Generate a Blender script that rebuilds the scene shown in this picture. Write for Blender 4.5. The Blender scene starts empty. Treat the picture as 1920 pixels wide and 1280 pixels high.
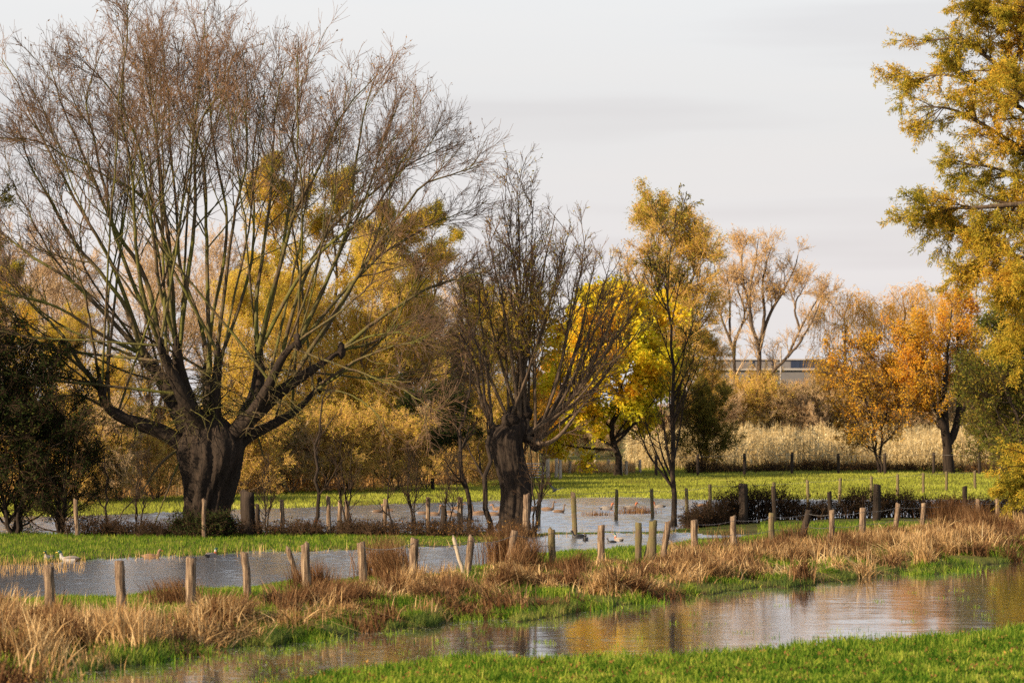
import bpy, math, numpy as np
from math import radians, pi, sin, cos

# ------------------------------------------------------------------ basics
scene = bpy.context.scene
COL = scene.collection
F = 5333.0      # focal length in photo pixels (100 mm lens, 36 mm sensor, 1920 px)
CH = 4.0        # camera height
HY = 760.0      # horizon row
SUN_AZ = -32.0   # degrees behind the left side of the view
SUN_EL = 24.0

def dist(py): return F * CH / (py - HY)
def P(px, py, Y): return np.array(((px - 960.0) / F * Y, Y, CH - (py - HY) / F * Y))
def R(seed): return np.random.default_rng(seed)

# ------------------------------------------------------------------ materials
def new_mat(name):
    m = bpy.data.materials.new(name); m.use_nodes = True
    nt = m.node_tree; nt.nodes.clear()
    out = nt.nodes.new('ShaderNodeOutputMaterial')
    return m, nt, out

def ramp(nt, fac, cols):
    r = nt.nodes.new('ShaderNodeValToRGB')
    while len(r.color_ramp.elements) < len(cols): r.color_ramp.elements.new(0.5)
    for e, (p, c) in zip(r.color_ramp.elements, cols):
        e.position = p; e.color = (*c, 1)
    nt.links.new(fac, r.inputs[0]); return r.outputs[0]

def noise(nt, scale, detail=3, vec=None, rough=.55, dist_=0):
    n = nt.nodes.new('ShaderNodeTexNoise'); n.inputs['Scale'].default_value = scale
    n.inputs['Detail'].default_value = detail; n.inputs['Roughness'].default_value = rough
    n.inputs['Distortion'].default_value = dist_
    if vec is not None: nt.links.new(vec, n.inputs['Vector'])
    return n.outputs['Fac']

def mapping(nt, scale, src='Object'):
    tc = nt.nodes.new('ShaderNodeTexCoord'); mp = nt.nodes.new('ShaderNodeMapping')
    mp.inputs['Scale'].default_value = scale
    nt.links.new(tc.outputs[src], mp.inputs['Vector']); return mp.outputs[0]

def math_(nt, op, a, b=None):
    n = nt.nodes.new('ShaderNodeMath'); n.operation = op
    for k, v in enumerate((a, b)):
        if v is None: continue
        if isinstance(v, (int, float)): n.inputs[k].default_value = v
        else: nt.links.new(v, n.inputs[k])
    return n.outputs[0]

def leaf_mat(name, cols, transl=.45, nscale=.6, mixn=.5, gloss=0.0):
    """thin leaf or blade: every face has its own random tint (attribute rnd) blended with a clump noise"""
    m, nt, out = new_mat(name)
    at = nt.nodes.new('ShaderNodeAttribute'); at.attribute_name = 'rnd'
    nz = noise(nt, nscale, 2, mapping(nt, (1, 1, 1)))
    nz = math_(nt, 'MULTIPLY_ADD', nz, 2.2); nz.node.inputs[2].default_value = -.6
    f = math_(nt, 'ADD', math_(nt, 'MULTIPLY', at.outputs['Fac'], 1 - mixn), math_(nt, 'MULTIPLY', nz, mixn))
    c = ramp(nt, f, cols)
    d = nt.nodes.new('ShaderNodeBsdfDiffuse'); t = nt.nodes.new('ShaderNodeBsdfTranslucent')
    mx = nt.nodes.new('ShaderNodeMixShader'); mx.inputs[0].default_value = transl
    nt.links.new(c, d.inputs[0]); nt.links.new(c, t.inputs[0])
    nt.links.new(d.outputs[0], mx.inputs[1]); nt.links.new(t.outputs[0], mx.inputs[2])
    nt.links.new(mx.outputs[0], out.inputs[0]); return m

def bark_mat(name, cols, scale=(6, 6, 1.2), bump=.6, nscale=2.0, moss=None):
    m, nt, out = new_mat(name)
    nz = noise(nt, nscale, 6, mapping(nt, scale), .65)
    c = ramp(nt, nz, cols)
    if moss:
        n2 = noise(nt, .9, 4, mapping(nt, (1, 1, 1)))
        f = ramp(nt, n2, [(.42, (0, 0, 0)), (.6, (1, 1, 1))])
        mx = nt.nodes.new('ShaderNodeMix'); mx.data_type = 'RGBA'
        nt.links.new(f, mx.inputs[0]); nt.links.new(c, mx.inputs[6]); mx.inputs[7].default_value = (*moss, 1)
        c = mx.outputs[2]
    b = nt.nodes.new('ShaderNodeBsdfPrincipled'); b.inputs['Roughness'].default_value = .9
    b.inputs['Specular IOR Level'].default_value = .15
    nt.links.new(c, b.inputs['Base Color'])
    if bump:
        bp = nt.nodes.new('ShaderNodeBump'); bp.inputs['Strength'].default_value = bump; bp.inputs['Distance'].default_value = .05
        nt.links.new(nz, bp.inputs['Height']); nt.links.new(bp.outputs[0], b.inputs['Normal'])
    nt.links.new(b.outputs[0], out.inputs[0]); return m

def plain_mat(name, col, rough=.6, var=.25, scale=8, metal=0):
    m, nt, out = new_mat(name)
    nz = noise(nt, scale, 4, mapping(nt, (1, 1, 1)))
    c = ramp(nt, nz, [(.3, tuple(v * (1 - var) for v in col)), (.7, tuple(min(1, v * (1 + var)) for v in col))])
    b = nt.nodes.new('ShaderNodeBsdfPrincipled'); b.inputs['Roughness'].default_value = rough
    b.inputs['Metallic'].default_value = metal
    nt.links.new(c, b.inputs['Base Color']); nt.links.new(b.outputs[0], out.inputs[0]); return m

def twig_mat(name, cols, nscale=.35):
    m, nt, out = new_mat(name)
    nz = noise(nt, nscale, 3, mapping(nt, (1, 1, 1)))
    c = ramp(nt, nz, cols)
    d = nt.nodes.new('ShaderNodeBsdfDiffuse'); nt.links.new(c, d.inputs[0]); nt.links.new(d.outputs[0], out.inputs[0]); return m

M = {}
M['bark_dark'] = bark_mat('bark_dark', [(.3, (.012, .009, .008)), (.55, (.035, .026, .02)), (.75, (.055, .036, .027))], (5, 5, .8), 1.0, 2.2)
M['bark_moss'] = bark_mat('bark_moss', [(.3, (.035, .026, .017)), (.7, (.14, .10, .06))], moss=(.10, .10, .025))
M['bark_mid'] = bark_mat('bark_mid', [(.3, (.05, .035, .025)), (.7, (.15, .11, .075))])
M['bark_pale'] = bark_mat('bark_pale', [(.3, (.16, .11, .07)), (.7, (.36, .27, .17))])
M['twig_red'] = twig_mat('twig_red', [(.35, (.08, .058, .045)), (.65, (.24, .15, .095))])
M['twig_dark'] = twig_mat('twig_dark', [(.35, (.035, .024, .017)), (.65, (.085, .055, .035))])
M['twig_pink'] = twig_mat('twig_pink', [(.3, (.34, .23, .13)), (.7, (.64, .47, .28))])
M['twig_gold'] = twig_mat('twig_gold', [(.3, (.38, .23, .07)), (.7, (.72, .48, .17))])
M['leaf_yellow'] = leaf_mat('leaf_yellow', [(.0, (.24, .24, .03)), (.4, (.54, .43, .05)), (.7, (.80, .62, .10)), (1, (.66, .38, .06))], .5)
M['leaf_willow'] = leaf_mat('leaf_willow', [(.0, (.12, .14, .02)), (.35, (.34, .31, .04)), (.65, (.66, .46, .06)), (1, (.58, .27, .04))], .5, .5)
M['leaf_maple'] = leaf_mat('leaf_maple', [(.0, (.40, .46, .03)), (.4, (.80, .72, .05)), (.7, (.90, .60, .05)), (1, (.80, .30, .03))], .6, .4, .6)
M['leaf_orange'] = leaf_mat('leaf_orange', [(.0, (.26, .20, .03)), (.4, (.66, .42, .05)), (.7, (.78, .38, .04)), (1, (.55, .17, .02))], .5)
M['leaf_dark'] = leaf_mat('leaf_dark', [(.0, (.008, .014, .006)), (.6, (.03, .045, .014)), (1, (.10, .10, .02))], .2)
M['leaf_bramble'] = leaf_mat('leaf_bramble', [(.0, (.012, .014, .008)), (.6, (.045, .03, .016)), (1, (.12, .05, .02))], .25)
M['leaf_olive'] = leaf_mat('leaf_olive', [(.0, (.08, .10, .02)), (.5, (.24, .21, .04)), (1, (.46, .27, .05))], .45)
M['leaf_deep'] = leaf_mat('leaf_deep', [(.0, (.03, .05, .012)), (.5, (.12, .13, .025)), (.8, (.34, .25, .04)), (1, (.5, .27, .04))], .4)
M['leaf_brown'] = leaf_mat('leaf_brown', [(.0, (.10, .05, .02)), (.6, (.26, .14, .05)), (1, (.48, .30, .07))], .35)
M['grass_green'] = leaf_mat('grass_green', [(.0, (.012, .04, .007)), (.35, (.06, .15, .014)), (.6, (.22, .32, .035)), (.85, (.46, .48, .08)), (1, (.62, .50, .18))], .55, 1.6, .5)
M['grass_meadow'] = leaf_mat('grass_meadow', [(.0, (.20, .14, .05)), (.35, (.26, .29, .045)), (.65, (.44, .48, .07)), (1, (.64, .58, .17))], .5, .22, .65)
M['grass_bank'] = leaf_mat('grass_bank', [(.0, (.02, .035, .015)), (.4, (.07, .12, .03)), (.8, (.26, .28, .06)), (1, (.40, .28, .14))], .4, .8, .5)
M['grass_dry'] = leaf_mat('grass_dry', [(.0, (.07, .035, .015)), (.3, (.26, .15, .06)), (.65, (.56, .38, .18)), (1, (.84, .68, .40))], .35, 1.3, .5)
M['grass_red'] = leaf_mat('grass_red', [(.0, (.025, .012, .007)), (.5, (.14, .07, .032)), (1, (.42, .27, .14))], .3, 1.3, .5)
M['reed'] = leaf_mat('reed', [(.0, (.14, .08, .03)), (.3, (.40, .23, .08)), (.6, (.64, .43, .19)), (1, (.82, .66, .38))], .4, .7, .6)
M['corn'] = leaf_mat('corn', [(.0, (.34, .24, .10)), (.5, (.66, .52, .27)), (.9, (.80, .70, .44)), (1, (.40, .42, .10))], .4, .5, .3)
M['floating'] = leaf_mat('floating', [(.0, (.05, .09, .03)), (.5, (.22, .24, .15)), (1, (.55, .56, .55))], .1, .8, .3)
M['wood'] = bark_mat('wood', [(.3, (.03, .02, .014)), (.47, (.14, .095, .065)), (.7, (.40, .30, .20))], (9, 9, .8), 1.0, 2.6)
M['wood_dark'] = bark_mat('wood_dark', [(.25, (.012, .009, .008)), (.7, (.06, .045, .035))], (9, 9, .7), .8, 2.0)
M['wood_pale'] = bark_mat('wood_pale', [(.25, (.22, .17, .12)), (.8, (.60, .52, .42))], (9, 9, .7), .5, 2.0)
M['wood_moss'] = bark_mat('wood_moss', [(.25, (.05, .04, .025)), (.8, (.24, .17, .11))], (9, 9, .7), .8, 2.0, moss=(.12, .12, .035))
M['wire'] = plain_mat('wire', (.17, .16, .155), .5, .3, 20, .5)
M['steel'] = plain_mat('steel', (.55, .56, .56), .45, .15, 6, .4)
M['concrete'] = plain_mat('concrete', (.13, .125, .13), .8, .1, 1.5)
M['coping'] = plain_mat('coping', (.30, .28, .27), .7, .06, 1.5)
M['glass_dark'] = plain_mat('glass_dark', (.02, .03, .06), .15, .2, 1)
M['d_white'] = plain_mat('plumage_white', (.34, .32, .30), .8, .12, 30)
M['d_grey'] = plain_mat('plumage_grey', (.20, .175, .155), .8, .25, 60)
M['d_brown'] = plain_mat('plumage_brown', (.17, .10, .055), .8, .5, 60)
M['d_goose'] = plain_mat('plumage_goose', (.13, .09, .065), .8, .4, 40)
M['d_black'] = plain_mat('plumage_black', (.012, .012, .014), .5, .3, 30)
M['d_green'] = plain_mat('plumage_green', (.012, .06, .035), .3, .3, 30)
M['d_red'] = plain_mat('plumage_chestnut', (.30, .085, .03), .7, .2, 30)
M['bill_y'] = plain_mat('bill_yellow', (.60, .40, .05), .5, .1, 30)
M['bill_o'] = plain_mat('bill_orange', (.60, .20, .04), .5, .1, 30)

# ------------------------------------------------------------------ mesh building
def mesh_data(name, V, Q, mats, smooth=True, rnd=None, mi=None):
    V = np.ascontiguousarray(V, dtype=np.float32); Q = np.ascontiguousarray(Q, dtype=np.int32)
    me = bpy.data.meshes.new(name)
    nq = len(Q)
    me.vertices.add(len(V)); me.vertices.foreach_set('co', V.ravel())
    me.loops.add(nq * 4); me.loops.foreach_set('vertex_index', Q.ravel())
    me.polygons.add(nq); me.polygons.foreach_set('loop_start', np.arange(0, nq * 4, 4, dtype=np.int32))
    me.polygons.foreach_set('loop_total', np.full(nq, 4, dtype=np.int32))
    if not isinstance(mats, (list, tuple)): mats = [mats]
    for m in mats: me.materials.append(m)
    if mi is not None: me.polygons.foreach_set('material_index', np.ascontiguousarray(mi, dtype=np.int32))
    me.polygons.foreach_set('use_smooth', np.full(nq, bool(smooth)))
    if rnd is not None:
        a = me.attributes.new('rnd', 'FLOAT', 'FACE'); a.data.foreach_set('value', np.ascontiguousarray(rnd, dtype=np.float32))
    me.update(calc_edges=True)
    return me

def link(name, me, parent=None, loc=(0, 0, 0)):
    o = bpy.data.objects.new(name, me); COL.objects.link(o)
    if parent: o.parent = parent
    o.location = loc; return o

def thing(name, label, cat, loc=(0, 0, 0), rz=0, group=None, scale=1):
    o = bpy.data.objects.new(name, None); COL.objects.link(o)
    o.location = loc; o.rotation_euler = (0, 0, rz)
    o.scale = (scale,) * 3 if isinstance(scale, (int, float)) else scale
    o['label'] = label; o['category'] = cat
    if group: o['group'] = group
    o.empty_display_size = .2
    return o

def tag(o, label, cat, group=None):
    o['label'] = label; o['category'] = cat
    if group: o['group'] = group
    return o

def kind(o, k, label=None):
    o['kind'] = k
    if label: o['label'] = label
    return o

def norm(v): return v / np.maximum(np.linalg.norm(v, axis=-1, keepdims=True), 1e-9)

def tubes(P_, r, sides=3, noise_amp=0, rng=None):
    N, K, _ = P_.shape
    T = np.empty_like(P_); T[:, 1:-1] = P_[:, 2:] - P_[:, :-2]; T[:, 0] = P_[:, 1] - P_[:, 0]; T[:, -1] = P_[:, -1] - P_[:, -2]
    T = norm(T)
    mean = norm(T.mean(1, keepdims=True))
    ref = np.where(np.abs(mean[..., 2:3]) > .8, np.array([[[1., 0, 0]]]), np.array([[[0, 0, 1.]]]))
    U = norm(np.cross(T, np.broadcast_to(ref, T.shape))); W = np.cross(T, U)
    a = np.arange(sides) * 2 * pi / sides
    rr = r[:, :, None]
    if noise_amp and rng is not None: rr = rr * (1 + noise_amp * rng.standard_normal((N, K, sides)))
    V = P_[:, :, None, :] + rr[..., None] * (np.cos(a)[None, None, :, None] * U[:, :, None, :] + np.sin(a)[None, None, :, None] * W[:, :, None, :])
    n, k, s = np.meshgrid(np.arange(N), np.arange(K - 1), np.arange(sides), indexing='ij')
    b = n * K * sides + k * sides; s2 = (s + 1) % sides
    Q = np.stack([b + s, b + s2, b + sides + s2, b + sides + s], -1).reshape(-1, 4)
    return V.reshape(-1, 3), Q

class Geo:
    def __init__(s): s.V = []; s.Q = []; s.R = []; s.M = []; s.n = 0
    def add(s, V, Q, rnd=None, mi=0):
        s.V.append(np.asarray(V).reshape(-1, 3)); s.Q.append(np.asarray(Q) + s.n); s.n += len(s.V[-1])
        s.R.append(np.zeros(len(Q)) if rnd is None else rnd); s.M.append(np.full(len(Q), mi)); return s
    def data(s, name, mats, smooth=True, rnd=False):
        return mesh_data(name, np.concatenate(s.V), np.concatenate(s.Q), mats, smooth, np.concatenate(s.R) if rnd else None, np.concatenate(s.M))

BOXQ = np.array([[0, 3, 2, 1], [4, 5, 6, 7], [0, 1, 5, 4], [1, 2, 6, 5], [2, 3, 7, 6], [3, 0, 4, 7]])
def box(g, x0, x1, y0, y1, z0, z1, mi=0):
    V = np.array([[x0, y0, z0], [x1, y0, z0], [x1, y1, z0], [x0, y1, z0], [x0, y0, z1], [x1, y0, z1], [x1, y1, z1], [x0, y1, z1]], float)
    g.add(V, BOXQ, None, mi)

def smooth_path(pts, K):
    """Catmull-Rom through the points (any width of row), K samples by length"""
    p = np.asarray(pts, float)
    if len(p) == 2: p = np.array([p[0], (p[0] + p[1]) / 2, p[1]])
    q = np.concatenate([[2 * p[0] - p[1]], p, [2 * p[-1] - p[-2]]])
    out = []
    for i in range(1, len(q) - 2):
        t = np.linspace(0, 1, 12, endpoint=False)[:, None]
        a, b, c, d = q[i - 1], q[i], q[i + 1], q[i + 2]
        out.append(.5 * ((2 * b) + (-a + c) * t + (2 * a - 5 * b + 4 * c - d) * t ** 2 + (-a + 3 * b - 3 * c + d) * t ** 3))
    out = np.concatenate(out + [p[-1:]])
    s = np.concatenate([[0], np.cumsum(np.linalg.norm(np.diff(out[:, :3], axis=0), axis=1))])
    u = np.linspace(0, s[-1], K)
    return np.stack([np.interp(u, s, out[:, k]) for k in range(out.shape[1])], -1)

def grow(par, prad, n, rng, t=(.3, 1.), ang=(25, 60), L=(1, 2), K=6, up=.08, wand=.12, rr=.6, tip=.004, fall=.5, rel=False, rmax=9, prof=None, power=1.0):
    N, Kp = par.shape[:2]
    idx = np.repeat(np.arange(N), n) if np.isscalar(n) else np.repeat(np.arange(N), n)
    Mn = len(idx)
    u = rng.random(Mn)
    tt = t[0] + (t[1] - t[0]) * u
    f = np.clip(tt * (Kp - 1), 0, Kp - 1.001); i = f.astype(int); w = (f - i)[:, None]
    a, b = par[idx, i], par[idx, i + 1]
    pos = a * (1 - w) + b * w; tan = norm(b - a)
    rad = prad[idx, i] * (1 - w[:, 0]) + prad[idx, i + 1] * w[:, 0]
    rv = rng.standard_normal((Mn, 3)); perp = norm(np.cross(tan, rv))
    al = np.radians(rng.uniform(ang[0], ang[1], Mn))[:, None]
    d = norm(np.cos(al) * tan + np.sin(al) * perp)
    ln = rng.uniform(L[0], L[1], Mn)
    ln = ln * (prof(u) if prof else (1 - fall * u))
    if rel: ln = ln * np.linalg.norm(np.diff(par, axis=1), axis=-1).sum(1)[idx]
    st = (ln / (K - 1))[:, None]
    pts = [pos]
    for k in range(K - 1):
        pts.append(pts[-1] + d * st)
        upk = up[k] if isinstance(up, (list, tuple)) else up
        d = norm(d + np.array([0, 0, upk]) + wand * rng.standard_normal((Mn, 3)))
    pts = np.stack(pts, 1)
    r0 = np.clip(rad * rr, tip * 1.2, rmax)[:, None]
    s = np.linspace(0, 1, K)[None, :] ** power
    return pts, r0 * (1 - s) + tip * s

def leaves(tw, n, rng, size=(.08, .14), asp=.25, spread=.03, hang=0., along=.6, t0=.1):
    """n leaf-sized diamonds scattered along the twigs"""
    N, K = tw.shape[:2]
    i = rng.integers(0, N, n); f = (t0 + (1 - t0) * rng.random(n)) * (K - 1.001); k = f.astype(int); w = (f - k)[:, None]
    a, b = tw[i, k], tw[i, k + 1]; p = a * (1 - w) + b * w + rng.normal(0, spread, (n, 3))
    ax = norm(along * norm(b - a) + norm(rng.standard_normal((n, 3))) + np.array([0, 0, -hang]))
    sd = norm(np.cross(ax, rng.standard_normal((n, 3))))
    L = rng.uniform(size[0], size[1], n)[:, None]; W = L * asp * .5 * rng.uniform(.7, 1.2, (n, 1))
    nn = np.cross(ax, sd)
    V = np.stack([p, p + ax * L * .45 + sd * W + nn * W * .3, p + ax * L, p + ax * L * .45 - sd * W + nn * W * .3], 1)
    return V.reshape(-1, 3), np.arange(n * 4).reshape(n, 4), rng.random(n)

def blades(pos, h, w, lean, rng, seg=2, bias=(0, 0), droop=.5):
    """bent grass blades: pos (n,3), height, width, lean arrays"""
    n = len(pos); az = rng.uniform(0, 2 * pi, n)
    dx = np.stack([np.cos(az) * lean + bias[0], np.sin(az) * lean + bias[1], np.zeros(n)], -1)
    fa = rng.uniform(0, pi, n); sd = np.stack([np.cos(fa), np.sin(fa), np.zeros(n)], -1)
    V = []
    for k in range(seg + 1):
        s = k / seg
        c = pos + dx * (h * s ** 1.7)[:, None] + np.array([0, 0, 1.]) * (h * (s - droop * lean * s * s * s))[:, None]
        ww = (w * (1 - .85 * s ** 1.5) * .5)[:, None]
        V += [c - sd * ww, c + sd * ww]
    V = np.stack(V, 1); m = 2 * (seg + 1)
    q = np.array([[2 * k, 2 * k + 1, 2 * k + 3, 2 * k + 2] for k in range(seg)])
    Q = (np.arange(n)[:, None, None] * m + q[None]).reshape(-1, 4)
    return V.reshape(-1, 3), Q, np.repeat(rng.random(n), seg)

# ------------------------------------------------------------------ the lie of the land (shorelines as rows seen from the viewpoint, turned to metres)
def line(pts):
    a = np.array(pts, float)
    return lambda u: dist(np.interp(u, a[:, 0], a[:, 1]))
S_near = line([(-3000, 1350), (0, 1338), (420, 1312), (560, 1286), (660, 1262), (760, 1250), (900, 1242), (1280, 1240), (1547, 1213), (1920, 1186), (5000, 1130)])
S_bank0 = line([(-3000, 1300), (0, 1280), (100, 1270), (250, 1240), (400, 1218), (550, 1200), (640, 1190), (750, 1173), (900, 1163), (1000, 1158), (1100, 1147), (1280, 1116), (1400, 1107), (1500, 1097), (1600, 1084), (1700, 1074), (1800, 1069), (1860, 1060), (1920, 1048), (5000, 1020)])
S_bank1 = line([(-3000, 1145), (0, 1132), (100, 1124), (250, 1120), (400, 1108), (560, 1095), (640, 1090), (790, 1080), (900, 1070), (1000, 1042), (1120, 1035), (1250, 1027), (1290, 1018), (1400, 1009), (1440, 1004), (5000, 1000)])
S_mid = line([(-3000, 1062), (0, 1058), (200, 1048), (400, 1039), (500, 1034), (640, 1031), (800, 1024), (950, 1017), (990, 1006), (1080, 1002), (1200, 1000), (1300, 1001), (1420, 1005), (1440, 1008), (5000, 1010)])
S_pond0 = line([(-3000, 999), (0, 999), (640, 999), (800, 999), (1080, 998), (1250, 995), (1320, 986), (1450, 976), (1920, 968), (5000, 968)])
S_pond1 = line([(-3000, 972), (130, 967), (430, 955), (640, 948), (860, 940), (1000, 936), (1080, 933), (1160, 931), (1300, 936), (1480, 936), (1920, 936), (5000, 936)])

def bumps(X, Y, s=1.0):
    return (np.sin(X * 1.7 * s + 1.3 * np.sin(Y * .9 * s)) * np.sin(Y * 1.3 * s + .7 * np.sin(X * 1.1 * s)) + .5 * np.sin(X * 4.3 * s + Y * 2.1 * s) * np.sin(Y * 3.7 * s - X * 1.9 * s)) / 1.5

def gh(X, Y):
    X = np.asarray(X, float); Y = np.asarray(Y, float)
    u = 960 + F * X / np.maximum(Y, 38)
    jit = (.40 * np.sin(X * 1.3 + np.sin(X * .7) * 2) + .30 * np.sin(X * 3.1 + 1) + .2 * np.sin(X * 7.7 + np.sin(X * 2.9)) + .12 * np.sin(X * 17)) * 1.3
    Yj = Y + jit
    a, b, c, d, e, f = S_near(u), S_bank0(u), S_bank1(u), S_mid(u), S_pond0(u), S_pond1(u)
    d = np.maximum(d, c)
    e = np.maximum(e, d + 1.0)
    def rise(x, w, h): return h * (1 - np.exp(-np.maximum(x, 0) / w))
    z = np.full(np.broadcast(X, Y).shape, -.25)
    near = a - Yj
    z = np.where(near > 0, rise(near, 3, .10), z)
    bk = np.minimum(Yj - b, np.where(d > c, c - Yj, 99))
    z = np.where((bk > 0), rise(bk, 1.6, .17), z)
    # right of the end of the middle strip the bank runs on into the meadow and the hedge
    z = np.where((Yj >= c) & (Yj < d), -.2, z)
    st = np.minimum(Yj - d, e - Yj)
    z = np.where((Yj >= d) & (Yj < e), np.where(d > c, rise(st, 1.5, .06) * np.interp(u, [900, 1000, 1290, 1330], [1, .45, .45, 1]), rise(e - Yj, 2, .17)), z)
    z = np.where((Yj >= e) & (Yj < f), -.25, z)
    z = np.where(Yj >= f, rise(Yj - f, 5, .16), z)
    land = z > 0
    z = z + np.where(land, bumps(X, Y) * .035 * np.clip(z / .2, 0, 1), 0)
    z = z + np.where(Y > 170, np.clip((Y - 170) / 1500, 0, 1) * .5, 0)
    return z

us = np.unique(np.concatenate([np.linspace(-9000, -700, 24), np.linspace(-700, 2620, 470), np.linspace(2620, 11000, 24)]))
ys = np.unique(np.concatenate([np.linspace(-60, 34, 12), np.linspace(34, 82, 230), np.linspace(82, 150, 230), np.geomspace(150, 420, 60), np.geomspace(420, 9000, 22)]))
UU, YY = np.meshgrid(us, ys)
XX = (UU - 960) / F * np.maximum(YY, 38)
ZZ = gh(XX, YY)
nr, nc = XX.shape
ii, jj = np.meshgrid(np.arange(nr - 1), np.arange(nc - 1), indexing='ij')
GQ = np.stack([ii * nc + jj, ii * nc + jj + 1, (ii + 1) * nc + jj + 1, (ii + 1) * nc + jj], -1).reshape(-1, 4)

def ground_material():
    m, nt, out = new_mat('meadow_ground')
    pos = mapping(nt, (1, 1, 1))
    n1 = noise(nt, .12, 4, pos); n2 = noise(nt, 3.0, 5, pos, .7)
    f = math_(nt, 'ADD', math_(nt, 'MULTIPLY', n1, .6), math_(nt, 'MULTIPLY', n2, .4))
    c = ramp(nt, f, [(.36, (.035, .026, .014)), (.47, (.065, .065, .018)), (.56, (.10, .11, .022)), (.68, (.13, .095, .04))])
    # mud wherever the ground lies at or under the water line
    sp = nt.nodes.new('ShaderNodeSeparateXYZ'); nt.links.new(pos, sp.inputs[0])
    w = ramp(nt, math_(nt, 'ADD', math_(nt, 'MULTIPLY', sp.outputs[2], 6), .5), [(.35, (1, 1, 1)), (.75, (0, 0, 0))])
    mx = nt.nodes.new('ShaderNodeMix'); mx.data_type = 'RGBA'
    nt.links.new(w, mx.inputs[0]); nt.links.new(c, mx.inputs[6]); mx.inputs[7].default_value = (.045, .032, .02, 1)
    b = nt.nodes.new('ShaderNodeBsdfPrincipled'); b.inputs['Roughness'].default_value = .95; b.inputs['Specular IOR Level'].default_value = .1
    nt.links.new(mx.outputs[2], b.inputs['Base Color'])
    bp = nt.nodes.new('ShaderNodeBump'); bp.inputs['Strength'].default_value = .8; bp.inputs['Distance'].default_value = .08
    nt.links.new(n2, bp.inputs['Height']); nt.links.new(bp.outputs[0], b.inputs['Normal'])
    nt.links.new(b.outputs[0], out.inputs[0]); return m
g = link('ground', mesh_data('ground', np.stack([XX, YY, ZZ], -1).reshape(-1, 3), GQ, ground_material()))
kind(g, 'structure')

def water_material():
    m, nt, out = new_mat('flood_water')
    pos = mapping(nt, (1, 1, 1))
    sp = nt.nodes.new('ShaderNodeSeparateXYZ'); nt.links.new(pos, sp.inputs[0])
    # ripples: wave slopes, long crests across the view; livelier on the open pond, calmer in the sheltered channel
    def slopes(sc, k):
        n = nt.nodes.new('ShaderNodeTexNoise'); n.inputs['Scale'].default_value = 1; n.inputs['Detail'].default_value = 3; n.inputs['Roughness'].default_value = .6
        nt.links.new(mapping(nt, sc), n.inputs['Vector'])
        a = nt.nodes.new('ShaderNodeVectorMath'); a.operation = 'SUBTRACT'; a.inputs[1].default_value = (.5, .5, .5); nt.links.new(n.outputs['Color'], a.inputs[0])
        b = nt.nodes.new('ShaderNodeVectorMath'); b.operation = 'MULTIPLY'; b.inputs[1].default_value = (k * .35, k, 0); nt.links.new(a.outputs[0], b.inputs[0])
        return b.outputs[0]
    def vadd(a, b):
        n = nt.nodes.new('ShaderNodeVectorMath'); n.operation = 'ADD'; nt.links.new(a, n.inputs[0])
        if isinstance(b, tuple): n.inputs[1].default_value = b
        else: nt.links.new(b, n.inputs[1])
        return n.outputs[0]
    sl = vadd(slopes((.9, 5.0, 1), 1.0), slopes((5.0, 16.0, 1), .8))
    amp = ramp(nt, math_(nt, 'DIVIDE', sp.outputs[1], 130.0), [(.46, (.04, .04, .04)), (.60, (.06, .06, .06)), (.80, (.12, .12, .12))])
    patch = ramp(nt, noise(nt, .22, 3, mapping(nt, (1, 2.6, 1))), [(.36, (.45, .45, .45)), (.62, (1.25, 1.25, 1.25))])
    ms = nt.nodes.new('ShaderNodeVectorMath'); ms.operation = 'MULTIPLY'; nt.links.new(sl, ms.inputs[0]); nt.links.new(amp, ms.inputs[1])
    m2 = nt.nodes.new('ShaderNodeVectorMath'); m2.operation = 'MULTIPLY'; nt.links.new(ms.outputs[0], m2.inputs[0]); nt.links.new(patch, m2.inputs[1])
    nv = nt.nodes.new('ShaderNodeVectorMath'); nv.operation = 'NORMALIZE'; nt.links.new(vadd(m2.outputs[0], (0, 0, 1)), nv.inputs[0])
    fr = nt.nodes.new('ShaderNodeFresnel'); fr.inputs['IOR'].default_value = 1.333; nt.links.new(nv.outputs[0], fr.inputs['Normal'])
    fac = math_(nt, 'POWER', fr.outputs[0], .30)
    df = nt.nodes.new('ShaderNodeBsdfDiffuse'); df.inputs[0].default_value = (.07, .052, .04, 1)
    gl = nt.nodes.new('ShaderNodeBsdfGlossy'); at = nt.nodes.new('ShaderNodeAttribute'); at.attribute_name = 'breeze'; ro = math_(nt, 'MULTIPLY_ADD', at.outputs['Fac'], .14); ro.node.inputs[2].default_value = .075; nt.links.new(ro, gl.inputs['Roughness']); gl.inputs[0].default_value = (.95, .97, 1, 1)
    nt.links.new(nv.outputs[0], gl.inputs['Normal'])
    mx = nt.nodes.new('ShaderNodeMixShader'); nt.links.new(fac, mx.inputs[0]); nt.links.new(df.outputs[0], mx.inputs[1]); nt.links.new(gl.outputs[0], mx.inputs[2])
    nt.links.new(mx.outputs[0], out.inputs[0]); return m
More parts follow.
